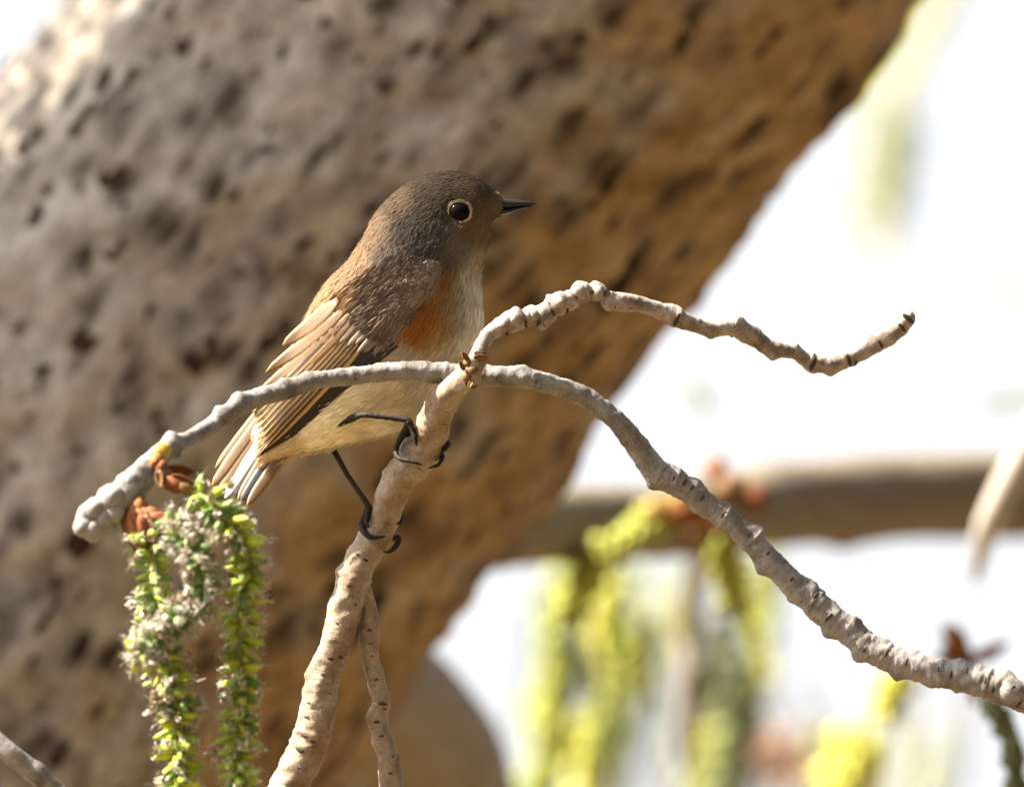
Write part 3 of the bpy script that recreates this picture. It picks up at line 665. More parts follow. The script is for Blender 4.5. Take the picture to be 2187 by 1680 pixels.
for (u, v, y, a_, b_, c_, k_, ang) in [(1530, 1000, .60, 36, 26, 44, 'orange_scale', 80), (1560, 1045, .58, 40, 34, 50, 'bud', 40), (1612, 1064, .58, 40, 28, 50, 'red_scale', -20), (1448, 1094, .58, 62, 30, 26, 'orange_scale', 170), (1490, 1140, .58, 50, 34, 40, 'bud', 200), (1500, 1085, .57, 50, 30, 34, 'orange_scale', 150), (1545, 1120, .58, 36, 28, 36, 'red_scale', -60), (1400, 1085, .58, 30, 24, 26, 'yellow_scale', 170)]:
    x_ = vdir(math.cos(math.radians(ang)), 0, math.sin(math.radians(ang)))
    inst('bud', blob('bud', M[k_], 9, 7, .22, seed=int(u)), V(u, v, y), x_, vdir(0, -1, 0), (a_ * S, b_ * S, c_ * S * .7), bb)
# foreground twig, lower left
ft = empty('low_twig', V(-300, 1380, -.06)); tag(ft, 'smooth grey twig end slanting below the catkins', 'twig')
tube('bark', [(-420, 1300, -.02, 26), (-150, 1470, -.05, 24), (0, 1590, -.06, 22), (49, 1630, -.06, 22), (81, 1655, -.06, 23), (120, 1688, -.06, 20), (220, 1770, -.06, 19), (400, 1880, -.05, 14)], M['twig'], ft, step=4, sides=20, rough=.05, rough_scale=20, bumps=[(85, 1640, 0, 14, 5)])

# ------------------------------------------------------------------ the bird
bird = empty('bird', V(850, 1000, 0)); tag(bird, 'small brown songbird with orange breast patch perched on the upright branch', 'bird')
ST = np.array([  # back u, v, belly u, v, half depth (units)
    (1076, 424, 1072, 458, 13), (1064, 413, 1061, 466, 27), (1046, 397, 1050, 482, 44), (1026, 383, 1048, 508, 58), (1000, 370, 1042, 536, 69), (963, 363, 1034, 563, 77), (915, 370, 1028, 595, 82), (869, 389, 1029, 640, 88), (832, 418, 1031, 690, 100), (799, 456, 1022, 735, 114), (774, 500, 1003, 778, 128), (740, 555, 966, 832, 135), (702, 594, 918, 886, 132), (670, 640, 852, 924, 119), (644, 692, 784, 940, 98), (618, 744, 712, 958, 76), (590, 800, 650, 972, 55), (566, 850, 604, 986, 38), (545, 905, 566, 1000, 24)], float)
SF = catmull(np.hstack([ST * S]), 3.2 * S) / S   # dense stations (spacing by first 3 columns is only a guide)
hd = np.hypot(SF[:, 0] - SF[:, 2], SF[:, 1] - SF[:, 3]) / 2
shr = (hd - np.minimum(np.where(SF[:, 1] < 470, 3.0, 5.0), hd * .12)) / hd
mu_, mv_ = (SF[:, 0] + SF[:, 2]) / 2, (SF[:, 1] + SF[:, 3]) / 2
for a_, b_ in ((0, 1), (2, 3)):
    SF[:, a_] = mu_ + (SF[:, a_] - mu_) * shr; SF[:, b_] = mv_ + (SF[:, b_] - mv_) * shr
NA = 72
th = np.linspace(0, 2 * math.pi, NA, endpoint=False)
def body_point(row, t):
    """t: angle round the section; 0 = back edge, pi = belly edge, pi/2 = towards the camera"""
    bu, bv, du, dv, h = row[..., 0], row[..., 1], row[..., 2], row[..., 3], row[..., 4]
    c = np.cos(t); s_ = np.sin(t)
    mu, mv = (bu + du) / 2, (bv + dv) / 2
    u = mu + (bu - du) / 2 * c; v = mv + (bv - dv) / 2 * c
    y = -h * np.sign(s_) * np.abs(s_) ** .92
    return u, v, y
RU, RV, RY = body_point(SF[:, None, :], th[None, :])
def eye_dent(u, v, y):    # shallow socket on both sides
    d = np.hypot((u - 980) / 1.1, v - 453)
    return y - np.sign(y) * (5.0 * np.exp(-(d / 24.0) ** 2))
RY = eye_dent(RU, RV, RY)
ANCH = np.array([
    (963, 372, .040, .029, .018), (905, 395, .052, .038, .024), (1035, 398, .040, .029, .018), (850, 425, .11, .072, .046), (1022, 425, .14, .098, .052), (1055, 440, .19, .135, .075), (1000, 415, .075, .055, .03), (940, 430, .052, .039, .025),
    (900, 465, .065, .051, .04), (930, 500, .078, .067, .06), (870, 490, .068, .056, .048), (900, 530, .068, .059, .055), (1005, 495, .14, .105, .06), (1035, 500, .26, .18, .105), (985, 530, .19, .16, .105), (1025, 550, .42, .33, .22), (955, 550, .11, .092, .07),
    (1005, 590, .42, .39, .31), (1020, 620, .66, .64, .58), (1016, 670, .76, .74, .69), (1005, 725, .72, .69, .61), (995, 640, .38, .34, .25), (985, 680, .32, .27, .17),
    (952, 590, .24, .12, .04), (930, 635, .30, .125, .028), (915, 680, .34, .115, .02), (960, 640, .30, .19, .09), (950, 690, .40, .20, .045), (900, 705, .38, .14, .022), (945, 718, .46, .31, .13),
    (965, 745, .56, .49, .36), (870, 760, .46, .38, .26), (900, 785, .54, .47, .34), (935, 825, .68, .63, .52), (830, 830, .62, .54, .40), (770, 880, .70, .62, .46), (850, 900, .80, .74, .60), (715, 930, .80, .73, .57), (620, 975, .68, .52, .33),
    (800, 485, .19, .125, .08), (760, 560, .26, .165, .098), (835, 545, .13, .10, .08), (700, 640, .33, .205, .11), (660, 690, .36, .235, .13), (600, 800, .28, .175, .095), (800, 600, .165, .115, .08)])
def pigment(u, v):
    u = np.asarray(u, float).ravel(); v = np.asarray(v, float).ravel()
    d2 = (u[:, None] - ANCH[None, :, 0]) ** 2 + (v[:, None] - ANCH[None, :, 1]) ** 2
    w = np.exp(-(d2 - d2.min(1)[:, None]) / 620.0)
    w /= w.sum(1)[:, None]
    c = w @ ANCH[:, 2:]
    return c * np.minimum(1.05, 0.40 + 0.52 * c.mean(1, keepdims=True) / .6)
bp_ = V(RU, RV, RY * S)
n, m_ = RU.shape
bverts = bp_.reshape(-1, 3)
i = np.arange(n - 1)[:, None] * m_ + np.arange(m_)[None]; j = np.arange(n - 1)[:, None] * m_ + (np.arange(m_)[None] + 1) % m_
bf = np.stack([i, j, j + m_, i + m_], -1).reshape(-1, 4).tolist()
bf.append(list(range(m_))[::-1]); bf.append([(n - 1) * m_ + q for q in range(m_)])
bcol = pigment(RU, RV)
body = mesh('body', bverts, bf, M['plumage'], bird, colr=bcol * (0.85 + .25 * vnoise(bverts / .0012)[:, None]))

# wing surface: depth of the near flank, smoothed and carried on past the outline
front = (th > 0.15) & (th < math.pi - .15)
FU, FV, FY = RU[::2][:, front].ravel(), RV[::2][:, front].ravel(), RY[::2][:, front].ravel()
def flank(u, v):
    u = np.asarray(u, float); v = np.asarray(v, float); sh = u.shape
    d2 = (u.reshape(-1, 1) - FU) ** 2 + (v.reshape(-1, 1) - FV) ** 2
    w = np.exp(-(d2 - d2.min(1)[:, None]) / 160.0)
    return ((w @ FY) / w.sum(1)).reshape(sh)

def feather(name, b, t, W, mat, parent, off, bow=0.0, side=-1, camber=2.2, n=9, m_=4, tipshape=3.0, lift=2.0, rag=.05, asym=0.0):
    """one vane from base b to tip t (layout units) lying `off` units outside the flank; side -1 near, +1 far"""
    b = np.array(b, float); t = np.array(t, float); ax = t - b; L = np.hypot(*ax); ax /= L; nrm = np.array((-ax[1], ax[0]))
    vv = np.linspace(0, 1, n + 1); aa = np.linspace(-1, 1, m_ + 1)
    w = W * np.minimum(1, .35 + .65 * (vv / .22)) * np.clip(1 - vv ** tipshape, 0.012, 1) ** .55
    c = b + ax * (vv * L)[:, None] + nrm * (bow * np.sin(math.pi * vv))[:, None]
    wj = w[:, None] * (1 + rng.uniform(-rag, rag, (n + 1, 2)))
    aw = np.where(aa[None] < 0, aa[None] * wj[:, :1] * (1 + asym), aa[None] * wj[:, 1:] * (1 - asym))
    u = c[:, 0:1] + nrm[0] * aw; v = c[:, 1:2] + nrm[1] * aw
    y = flank(u, v) - off - camber * (1 - aa[None] ** 2) - lift * vv[:, None] ** 2 * .5
    if side > 0: y = -y
    P = V(u, v, y * S).reshape(-1, 3)
    uv = np.stack([np.broadcast_to((aa * .5 + .5)[None], u.shape), np.broadcast_to(vv[:, None], u.shape)], -1).reshape(-1, 2)
    q = (np.arange(n)[:, None] * (m_ + 1) + np.arange(m_)[None]).reshape(-1)
    f = np.stack([q, q + 1, q + m_ + 2, q + m_ + 1], -1)
    o = mesh(name, P, f, mat, parent, uv=uv)
    so = o.modifiers.new('thickness', 'SOLIDIFY'); so.thickness = 0.9 * S; so.offset = 0
    return o
def lerp(a, b, t): return (a[0] + (b[0] - a[0]) * t, a[1] + (b[1] - a[1]) * t)

def wing(side):
    # inner surface of the folded wing
    edge_up = [(905, 545), (850, 575), (800, 610), (745, 655), (690, 715), (630, 800), (575, 890)]
    edge_lo = [(926, 566), (914, 612), (894, 645), (862, 684), (830, 742), (740, 822), (610, 935)]
    A = catmull(np.hstack([np.array(edge_up), np.array(edge_lo)]) * S, 12 * S) / S
    a = np.linspace(0, 1, 9)
    u = A[:, 0:1] * (1 - a) + A[:, 2:3] * a; v = A[:, 1:2] * (1 - a) + A[:, 3:4] * a
    y = flank(u, v) - 3.0
    P = V(u, v, (y if side < 0 else -y) * S).reshape(-1, 3)
    n_, m2 = u.shape
    q = (np.arange(n_ - 1)[:, None] * m2 + np.arange(m2 - 1)[None]).reshape(-1)
    f = np.stack([q, q + 1, q + m2 + 1, q + m2], -1)
    w = mesh('wing', P, f, M['f_prim'], bird, uv=np.stack([np.broadcast_to(.3 + .2 * a[None], u.shape), np.broadcast_to(np.linspace(0, 1, n_)[:, None], u.shape)], -1).reshape(-1, 2))
    so = w.modifiers.new('thickness', 'SOLIDIFY'); so.thickness = 2 * S; so.offset = 0
    for k in range(8):      # primaries, lowest layer, outermost first
        t = k / 7
        feather('primary_feather', lerp((848, 738), (800, 695), t), lerp((622, 934), (548, 978), t), 8.5, M['f_prim'], w, 4 + 0.6 * k, bow=lerp((9, 0), (-2, 0), t)[0], side=side, n=12, camber=1.4, asym=.2)
    for k in range(8):      # secondaries
        t = k / 7
        feather('secondary_feather', lerp((806, 690), (738, 680), t), lerp((566, 958), (540, 882), t), 12, M['f_sec'], w, 9.0 + 0.7 * k, bow=-2, side=side, n=12, camber=1.6, asym=.2)
    for k, (b, t, W) in enumerate([((754, 684), (541, 880), 12), ((747, 672), (549, 842), 13), ((738, 660), (568, 795), 14), ((722, 640), (604, 738), 15)]):
        feather('tertial_feather', b, t, W, M['f_tertial'], w, 14.0 + 0.7 * k, bow=-3, side=side, n=10, camber=1.0, tipshape=5, lift=.6)
    rows_ = 9
    for r_ in range(rows_):                     # coverts, from the trailing row up to the shoulder so they shingle
        t = 1 - r_ / (rows_ - 1)
        up_ = lerp((908, 556), (748, 650), t); lo = lerp((946, 566), (856, 720), t) if t > .5 else lerp((946, 566), (926, 640), t / .5 * .75)
        L = 24 + 48 * t; ncol = 6 + int(6 * t)
        for c in range(ncol):
            a_ = c / (ncol - 1)
            b = lerp(up_, lo, a_); b = (b[0] + rng.uniform(-3, 3), b[1] + rng.uniform(-3, 3))
            ang = math.radians(127 + 8 * (1 - a_) + rng.uniform(-7, 7)); LL = L * rng.uniform(.85, 1.15) * (1 if a_ < .9 else .8)
            tp = (b[0] + math.cos(ang) * LL, b[1] + math.sin(ang) * LL)
            feather('covert_feather', b, tp, rng.uniform(6.5, 9) * (.75 + .4 * t), M['f_cov'], w, (4.0 + 9 * t) * min(1, .45 + 2.2 * a_) * min(1, .35 + 2.2 * (1 - a_)) + .1 * r_ + rng.uniform(-.4, .4) - 3 * a_ * t, side=side, n=6, camber=.7, tipshape=3, lift=2.5, rag=.2)
    # soft barbs over the coverts
    nb = 5200
    tt = rng.random(nb) * 1.08; aa_ = rng.random(nb) ** .9
    upx = np.interp(tt, [0, 1], [905, 735]); upy = np.interp(tt, [0, 1], [548, 648])
    lox = np.interp(tt, [0, .4, 1], [946, 932, 842]); loy = np.interp(tt, [0, .4, 1], [562, 624, 736])
    uu = upx + (lox - upx) * aa_; vv_ = upy + (loy - upy) * aa_
    offc = (5.5 + 9.5 * tt) * np.minimum(1, .4 + 2.2 * aa_) * np.minimum(1, .3 + 2.2 * (1 - aa_)) - 3 * aa_ * tt + rng.uniform(-1.2, 1.0, nb) + 1.5 * vnoise(np.stack([uu / 16, vv_ / 16, uu * 0 + side], -1))
    Pb = V(uu, vv_, side * np.abs(flank(uu, vv_) - offc) * S)
    an = np.radians(130 + 10 * (1 - aa_) + rng.normal(0, 8, nb) + 12 * vnoise(np.stack([uu / 25, vv_ / 25, uu * 0 + 5], -1)))
    Db_ = np.cos(an)[:, None] * RX - np.sin(an)[:, None] * UP - side * 0.03 * FW + (rng.normal(-.02, .07, nb) * -side)[:, None] * FW * -1
    Db_ /= np.linalg.norm(Db_, axis=1)[:, None]
    Nb_ = side * FW + rng.normal(0, .22, (nb, 3)); Nb_ -= Db_ * (Nb_ * Db_).sum(1)[:, None]; Nb_ /= np.linalg.norm(Nb_, axis=1)[:, None]
    vs, fs = blades_geo(Pb, Db_, Nb_, rng.uniform(15, 30, nb) * S, rng.uniform(.8, 1.6, nb) * S, .15)
    cc = np.array([.092, .066, .052]) * (rng.uniform(.65, 1.25, nb) * (1 + .35 * vnoise(np.stack([uu / 20, vv_ / 12, uu * 0], -1))))[:, None]
    # scapulars: long soft barbs from the mantle lying over the upper edge of the coverts
    ns = 4200; ts = rng.random(ns); across = rng.uniform(-34, 8, ns)
    us = np.interp(ts, [0, 1], [905, 735]) + across * .62 + rng.normal(0, 3, ns); vs2 = np.interp(ts, [0, 1], [548, 646]) + across * .78 + rng.normal(0, 3, ns)
    offs = 3.5 + 9.0 * ts * np.clip((across + 34) / 30, .15, 1) + rng.uniform(-.8, 1.4, ns)
    Ps = V(us, vs2, side * np.abs(flank(us, vs2) - offs) * S)
    an2 = np.radians(126 + rng.normal(0, 8, ns) + 10 * vnoise(np.stack([us / 22, vs2 / 22, us * 0 + 9], -1)))
    Ds = np.cos(an2)[:, None] * RX - np.sin(an2)[:, None] * UP + (side * .05 + rng.normal(0, .05, ns))[:, None] * FW
    Ds /= np.linalg.norm(Ds, axis=1)[:, None]
    Ns = side * FW + rng.normal(0, .2, (ns, 3)); Ns -= Ds * (Ns * Ds).sum(1)[:, None]; Ns /= np.linalg.norm(Ns, axis=1)[:, None]
    v3, f3 = blades_geo(Ps, Ds, Ns, rng.uniform(18, 36, ns) * S, rng.uniform(.7, 1.3, ns) * S, .15)
    tag(mesh('scapular_down', v3, f3, M['plumage'], w, colr=np.repeat(pigment(us - 12, vs2) * rng.uniform(.8, 1.2, (ns, 1)), 6, 0)), kind='stuff')
    tag(mesh('covert_down', vs, fs, M['plumage'], w, colr=np.repeat(cc, 6, 0)), kind='stuff')
    return w
wing(-1)
far = wing(1)
tag(far, 'far wing, mostly hidden behind the body')

# tail: long vanes fanned about the axis
tail = empty('tail', V(600, 900, 0)); tail.parent = bird; tail.location = Vector(V(600, 900, 0) - wloc(bird))
def tail_feather(b, t, W, mat, y0, y1, tilt, bow=0):
    b = np.array(b, float); t = np.array(t, float); ax = t - b; L = np.hypot(*ax); ax /= L; nrm = np.array((-ax[1], ax[0]))
    n, m_ = 12, 4; vv = np.linspace(0, 1, n + 1); aa = np.linspace(-1, 1, m_ + 1)
    w = W * np.minimum(1, .5 + .5 * vv / .3) * np.clip(1 - vv ** 7, .02, 1) ** .5
    c = b + ax * (vv * L)[:, None] + nrm * (bow * np.sin(math.pi * vv))[:, None]
    wj = w[:, None] * (1 + rng.uniform(-.05, .05, (n + 1, 1)))
    u = c[:, 0:1] + nrm[0] * aa * wj; v = c[:, 1:2] + nrm[1] * aa * wj
    y = (y0 + (y1 - y0) * vv)[:, None] + tilt * aa[None] * w[:, None] - 1.5 * (1 - aa[None] ** 2)
    P = V(u, v, y * S).reshape(-1, 3)
    uv = np.stack([np.broadcast_to((aa * .5 + .5)[None], u.shape), np.broadcast_to(vv[:, None], u.shape)], -1).reshape(-1, 2)
    q = (np.arange(n)[:, None] * (m_ + 1) + np.arange(m_)[None]).reshape(-1)
    o = mesh('tail_feather', P, np.stack([q, q + 1, q + m_ + 2, q + m_ + 1], -1), mat, tail, uv=uv)
    so = o.modifiers.new('thickness', 'SOLIDIFY'); so.thickness = .9 * S; so.offset = 0
for k, (b, t, W, mt, y0, y1, ti) in enumerate([
    ((575, 850), (460, 1000), 9, 'f_tail', 26, 34, .5), ((580, 860), (453, 1038), 12, 'f_tail', 20, 24, .5), ((590, 870), (466, 1052), 11, 'f_tail', 14, 16, .5),
    ((598, 880), (481, 1064), 12, 'f_white', 4, 2, .5), ((602, 890), (496, 1066), 14, 'f_black', 0, -3, .4), ((612, 900), (508, 1070), 12, 'f_tail', -5, -10, .3), ((622, 910), (514, 1072), 12, 'f_black', -9, -14, .3), ((640, 920), (528, 1080), 13, 'f_tail', -14, -20, .2)]):
    tail_feather(b, t, W, M[mt], y0, y1, ti)

# loose body plumage: fine blades following the lie of the feathers
NB = 78000
dU = np.gradient(bp_, axis=0); dA = np.roll(bp_, -1, 1) - np.roll(bp_, 1, 1)
nrmB = np.cross(dU, dA); area = np.linalg.norm(nrmB, axis=2); nrmB = nrmB / (area[..., None] + 1e-15)
cen = bp_.mean(1, keepdims=True)
nrmB *= np.sign(((bp_ - cen) * nrmB).sum(2))[..., None]
tanB = dU / np.linalg.norm(dU, axis=2)[..., None]
pick = rng.choice(area.size, NB, p=(area / area.sum()).ravel())
pi_, pa = np.unravel_index(pick, area.shape)
P0 = bp_[pi_, pa] + dU[pi_, pa] * rng.uniform(-.5, .5, NB)[:, None] + dA[pi_, pa] * rng.uniform(-.25, .25, NB)[:, None]
u0, v0 = RU[pi_, pa], RV[pi_, pa]
keep = np.hypot((u0 - 980) / 1.12, v0 - 453) > 22
keep &= (RY[pi_, pa] < 4) | (rng.random(NB) < .55)
P0, u0, v0, pi_, pa = P0[keep], u0[keep], v0[keep], pi_[keep], pa[keep]; nb = len(P0)
Nn = nrmB[pi_, pa]; Tn = tanB[pi_, pa]
headf = np.clip((620 - (v0 + (u0 - 900) * -.25)) / 200, 0, 1)
clump = fbm(P0 / .0016, 2)
Lb = (22 - 12 * headf) * S * rng.uniform(.7, 1.25, nb)
lift = np.where(rng.random(nb) < .05, .22, 0)[:, None] + .10 + .06 * clump[:, None] + rng.normal(0, .045, nb)[:, None]
Bn = np.cross(Nn, Tn)
Db = Tn + Nn * lift + Bn * (.12 * vnoise(P0 / .003 + 7) + rng.normal(0, .10, nb))[:, None]; Db /= np.linalg.norm(Db, axis=1)[:, None]
Fn = Nn + Bn * rng.normal(0, .22, nb)[:, None]; Fn -= Db * (Fn * Db).sum(1)[:, None]; Fn /= np.linalg.norm(Fn, axis=1)[:, None]
vs, fs = blades_geo(P0, Db, Fn, Lb, rng.uniform(.5, .95, nb) * S, .3)
cb_ = pigment(u0, v0) * (rng.uniform(.84, 1.14, nb) * (1 + .14 * clump))[:, None]
tag(mesh('body_plumage', vs, fs, M['plumage'], bird, colr=np.clip(np.repeat(cb_, 6, 0), 0, 1)), kind='stuff')

# belly and vent fringe: longer wisps below the belly edge
q = []
for _ in range(700):
    t = rng.uniform(0, 1); e = catmull(np.array([(905, 895, 0), (855, 924, 0), (784, 940, 0), (712, 958, 0), (650, 972, 0), (600, 992, 0)]) * S, 8 * S) / S
    k = e[int(t * (len(e) - 1))]
    q.append((k[0] + rng.uniform(-6, 6), k[1] - rng.uniform(2, 14), rng.uniform(-20, 20)))
q = np.array(q); Pq = V(q[:, 0], q[:, 1], q[:, 2] * S)
Dq = np.array([vdir(-.85 + rng.normal(0, .12), rng.normal(0, .1), -.42 + rng.normal(0, .16)) for _ in q])
Nq = np.array([vdir(rng.normal(0, .2), -1, rng.normal(0, .3)) for _ in q]); Nq -= Dq * (Nq * Dq).sum(1)[:, None]
vs, fs = blades_geo(Pq, Dq, Nq, rng.uniform(16, 30, len(q)) * S, rng.uniform(.7, 1.2, len(q)) * S, .2)
tag(mesh('vent_fringe', vs, fs, M['plumage'], bird, colr=np.repeat(np.array([[.44, .37, .25]]) * rng.uniform(.8, 1.15, (len(q), 1)), 6, 0)), kind='stuff')

# eyes with pale ring
EYE_Y = -float(flank(np.array([980.0]), np.array([453.0]))[0]) - 7.0
for s_ in (-1, 1):
    yE = s_ * EYE_Y
    c = V(980, 453, yE * S); out = vdir(.12, s_, .02)
    vs = []; fs = []; n_, m2 = 20, 12
    r_ = 24 * S
    for i in range(m2 + 1):
        p = math.pi * i / m2
        for j in range(n_):
            t = 2 * math.pi * j / n_
            vs.append(c + (out * math.cos(p) * .82 + RX * math.sin(p) * math.cos(t) + UP * math.sin(p) * math.sin(t) * .9) * r_)
    for i in range(m2):
        for j in range(n_): fs.append([i * n_ + j, i * n_ + (j + 1) % n_, (i + 1) * n_ + (j + 1) % n_, (i + 1) * n_ + j])
    mesh('eye', vs, fs, M['eye'], bird)
    nr_ = 420; t = rng.uniform(0, 2 * math.pi, nr_)
    wk = np.where(np.abs(np.sin(t)) < .22, .45, 1.0)
    rr = 22.0 + rng.uniform(0, 5.4, nr_) * wk
    Pr = c + (rr * np.cos(t))[:, None] * RX * S + (rr * .92 * np.sin(t))[:, None] * UP * S + (10.5 - (rr - 22) * .55 + rng.uniform(-1, .8, nr_))[:, None] * out * S
    Dr_ = -np.sin(t)[:, None] * RX + np.cos(t)[:, None] * UP
    Dr_ = np.where((np.cos(t) > 0)[:, None], Dr_, Dr_) * np.where(rng.random(nr_) < .5, 1, -1)[:, None] + .35 * (np.cos(t)[:, None] * RX + np.sin(t)[:, None] * UP)
    Dr_ /= np.linalg.norm(Dr_, axis=1)[:, None]; Nr_ = out + rng.normal(0, .25, (nr_, 3)); Nr_ -= Dr_ * (Nr_ * Dr_).sum(1)[:, None]
    vs, fs = blades_geo(Pr, Dr_, Nr_, rng.uniform(5, 9, nr_) * S, rng.uniform(.6, 1.0, nr_) * S, .2)
    low = np.clip(.75 - .35 * np.sin(t), .4, 1.2)
    mesh('eye_ring', vs, fs, M['plumage'], bird, colr=np.repeat(np.array([.40, .33, .22]) * (rng.uniform(.6, 1.25, nr_) * low)[:, None], 6, 0))

# beak
def mandible(name, st):
    vs = []; fs = []; n_ = 14
    A = catmull(np.array(st, float) * S, 2.5 * S) / S
    for (u, vt, vb, h) in A:
        for j in range(n_):
            t = 2 * math.pi * j / n_; c = math.cos(t); s2 = math.sin(t)
            vs.append(V(u, (vt + vb) / 2 - (vb - vt) / 2 * c, h * s2 * (1 - .35 * max(0, c)) * S))
    k = len(A)
    for i in range(k - 1):
        for j in range(n_): fs.append([i * n_ + j, i * n_ + (j + 1) % n_, (i + 1) * n_ + (j + 1) % n_, (i + 1) * n_ + j])
    fs.append(list(range(n_))[::-1]); fs.append([(k - 1) * n_ + j for j in range(n_)])
    return mesh(name, vs, fs, M['beak'], beak)
beak = empty('beak', V(1072, 440, 0)); beak.parent = bird; beak.location = Vector(V(1072, 440, 0) - wloc(bird))
mandible('upper_mandible', [(1060, 424, 448, 17), (1078, 425, 446, 14.5), (1096, 426.5, 444, 11), (1114, 428, 441.5, 7.5), (1130, 430, 439.5, 4.5), (1140, 432.5, 438, 2.2), (1145.5, 435.5, 437.5, .6)])
mandible('lower_mandible', [(1058, 446, 464, 15), (1076, 445, 459, 12.5), (1094, 443.5, 453.5, 9), (1112, 441.5, 448, 6), (1128, 439.5, 443.5, 3.2), (1137, 438.6, 440.6, 1)])
# tufts at the beak base
q = []
for _ in range(8):
    q.append((rng.uniform(1050, 1060), rng.uniform(410, 424), rng.uniform(-16, 10), rng.uniform(.5, 1), rng.uniform(-.1, .8)))
for _ in range(24):
    q.append((rng.uniform(1052, 1062), rng.uniform(456, 464), rng.uniform(-14, 10), rng.uniform(.7, 1), rng.uniform(-.45, 0)))
q = np.array(q); Pq = V(q[:, 0], q[:, 1], q[:, 2] * S)
Dq = np.array([vdir(a_, rng.normal(-.2, .25), b_) for a_, b_ in q[:, 3:]]); Nq = np.array([vdir(0, -1, .3)] * len(q)); Nq = Nq - Dq * (Nq * Dq).sum(1)[:, None]
vs, fs = blades_geo(Pq, Dq, Nq, rng.uniform(8, 17, len(q)) * S, rng.uniform(.5, .9, len(q)) * S, .3)
tag(mesh('beak_bristles', vs, fs, M['plumage'], bird, colr=np.repeat(np.array([[.2, .16, .10]]) * rng.uniform(.5, 1.3, (len(q), 1)), 6, 0)), kind='stuff')

# legs and feet gripping the branch
def yb(u, v):
    i, _, _ = nearest_on(pC, py, u, v); return py[i]
def leg(rows, toes):
    r_ = empty('leg', V(*rows[0][:3])); r_.parent = bird; r_.location = Vector(V(*rows[0][:3]) - wloc(bird))
    tube('shank', rows, M['leg'], r_, step=1.6, sides=12, rough=.12, rough_scale=6)
    for t in toes: tube('toe', [(a_, b_, c_, d_ * 1.25) for a_, b_, c_, d_ in t], M['leg'], r_, step=1.5, sides=10, rough=.16, rough_scale=5)
b1 = yb(885, 930)
fl = lambda u, v: float(flank(np.array([float(u)]), np.array([float(v)]))[0]) * S
leg([(690, 918, fl(690, 918) + .003, 9), (722, 906, fl(722, 906) + .0008, 8.5), (750, 894, fl(750, 894) - .0008, 7.4), (776, 886, -.016, 6.5), (823, 890, -.018, 6.2), (866, 896, -.0195, 7), (876, 904, -.0195, 7.5)],
    [[(873, 900, -.0195, 7), (880, 916, b1 - .0045, 5), (886, 936, b1 - .0052, 4.2), (890, 950, b1 - .0053, 2.5)], [(874, 902, -.0195, 7), (862, 925, b1 - .002, 6), (846, 958, b1 - .001, 5), (852, 978, b1 - .004, 4.2), (882, 986, b1 - .006, 3.2), (900, 992, b1 - .006, 1.5)],
     [(876, 903, -.0195, 6), (880, 918, b1 + .0055, 5), (925, 930, b1 + .006, 5), (956, 945, b1 + .001, 4.8), (950, 958, b1 - .002, 4.2), (941, 968, b1 - .004, 2)], [(876, 903, -.0195, 6), (872, 945, b1 + .0055, 5), (915, 975, b1 + .006, 5), (944, 972, b1 + .001, 4.5), (936, 992, b1 - .003, 3.5), (914, 999, b1 - .005, 1.6)]])
b2 = yb(811, 1136)
leg([(686, 915, .003, 9), (697, 934, .002, 8), (709, 955, .0005, 6.4), (722, 978, -.001, 6), (741, 1012, -.003, 5.6), (768, 1052, -.005, 5.8), (786, 1080, -.006, 7), (788, 1090, -.006, 7.5)],
    [[(787, 1086, -.006, 7), (778, 1104, b2 - .002, 6.5), (773, 1120, b2 - .002, 6.5), (779, 1137, b2 - .0042, 5), (798, 1148, b2 - .0052, 4), (822, 1145, b2 - .0054, 1.6)], [(788, 1088, -.006, 6.5), (784, 1102, b2 - .0035, 5), (783, 1116, b2 - .0044, 4), (788, 1126, b2 - .005, 2)],
     [(788, 1088, -.006, 6), (792, 1100, b2 + .0052, 5), (830, 1100, b2 + .0058, 5), (855, 1104, b2 + .001, 4.5), (856, 1114, b2 - .0015, 3.5), (848, 1119, b2 - .003, 1.6)], [(788, 1088, -.006, 6), (782, 1125, b2 + .0052, 5), (820, 1150, b2 + .0058, 5), (850, 1148, b2 + .001, 5), (846, 1165, b2 - .0025, 5), (832, 1177, b2 - .0045, 3.6), (818, 1178, b2 - .005, 1.4)]])

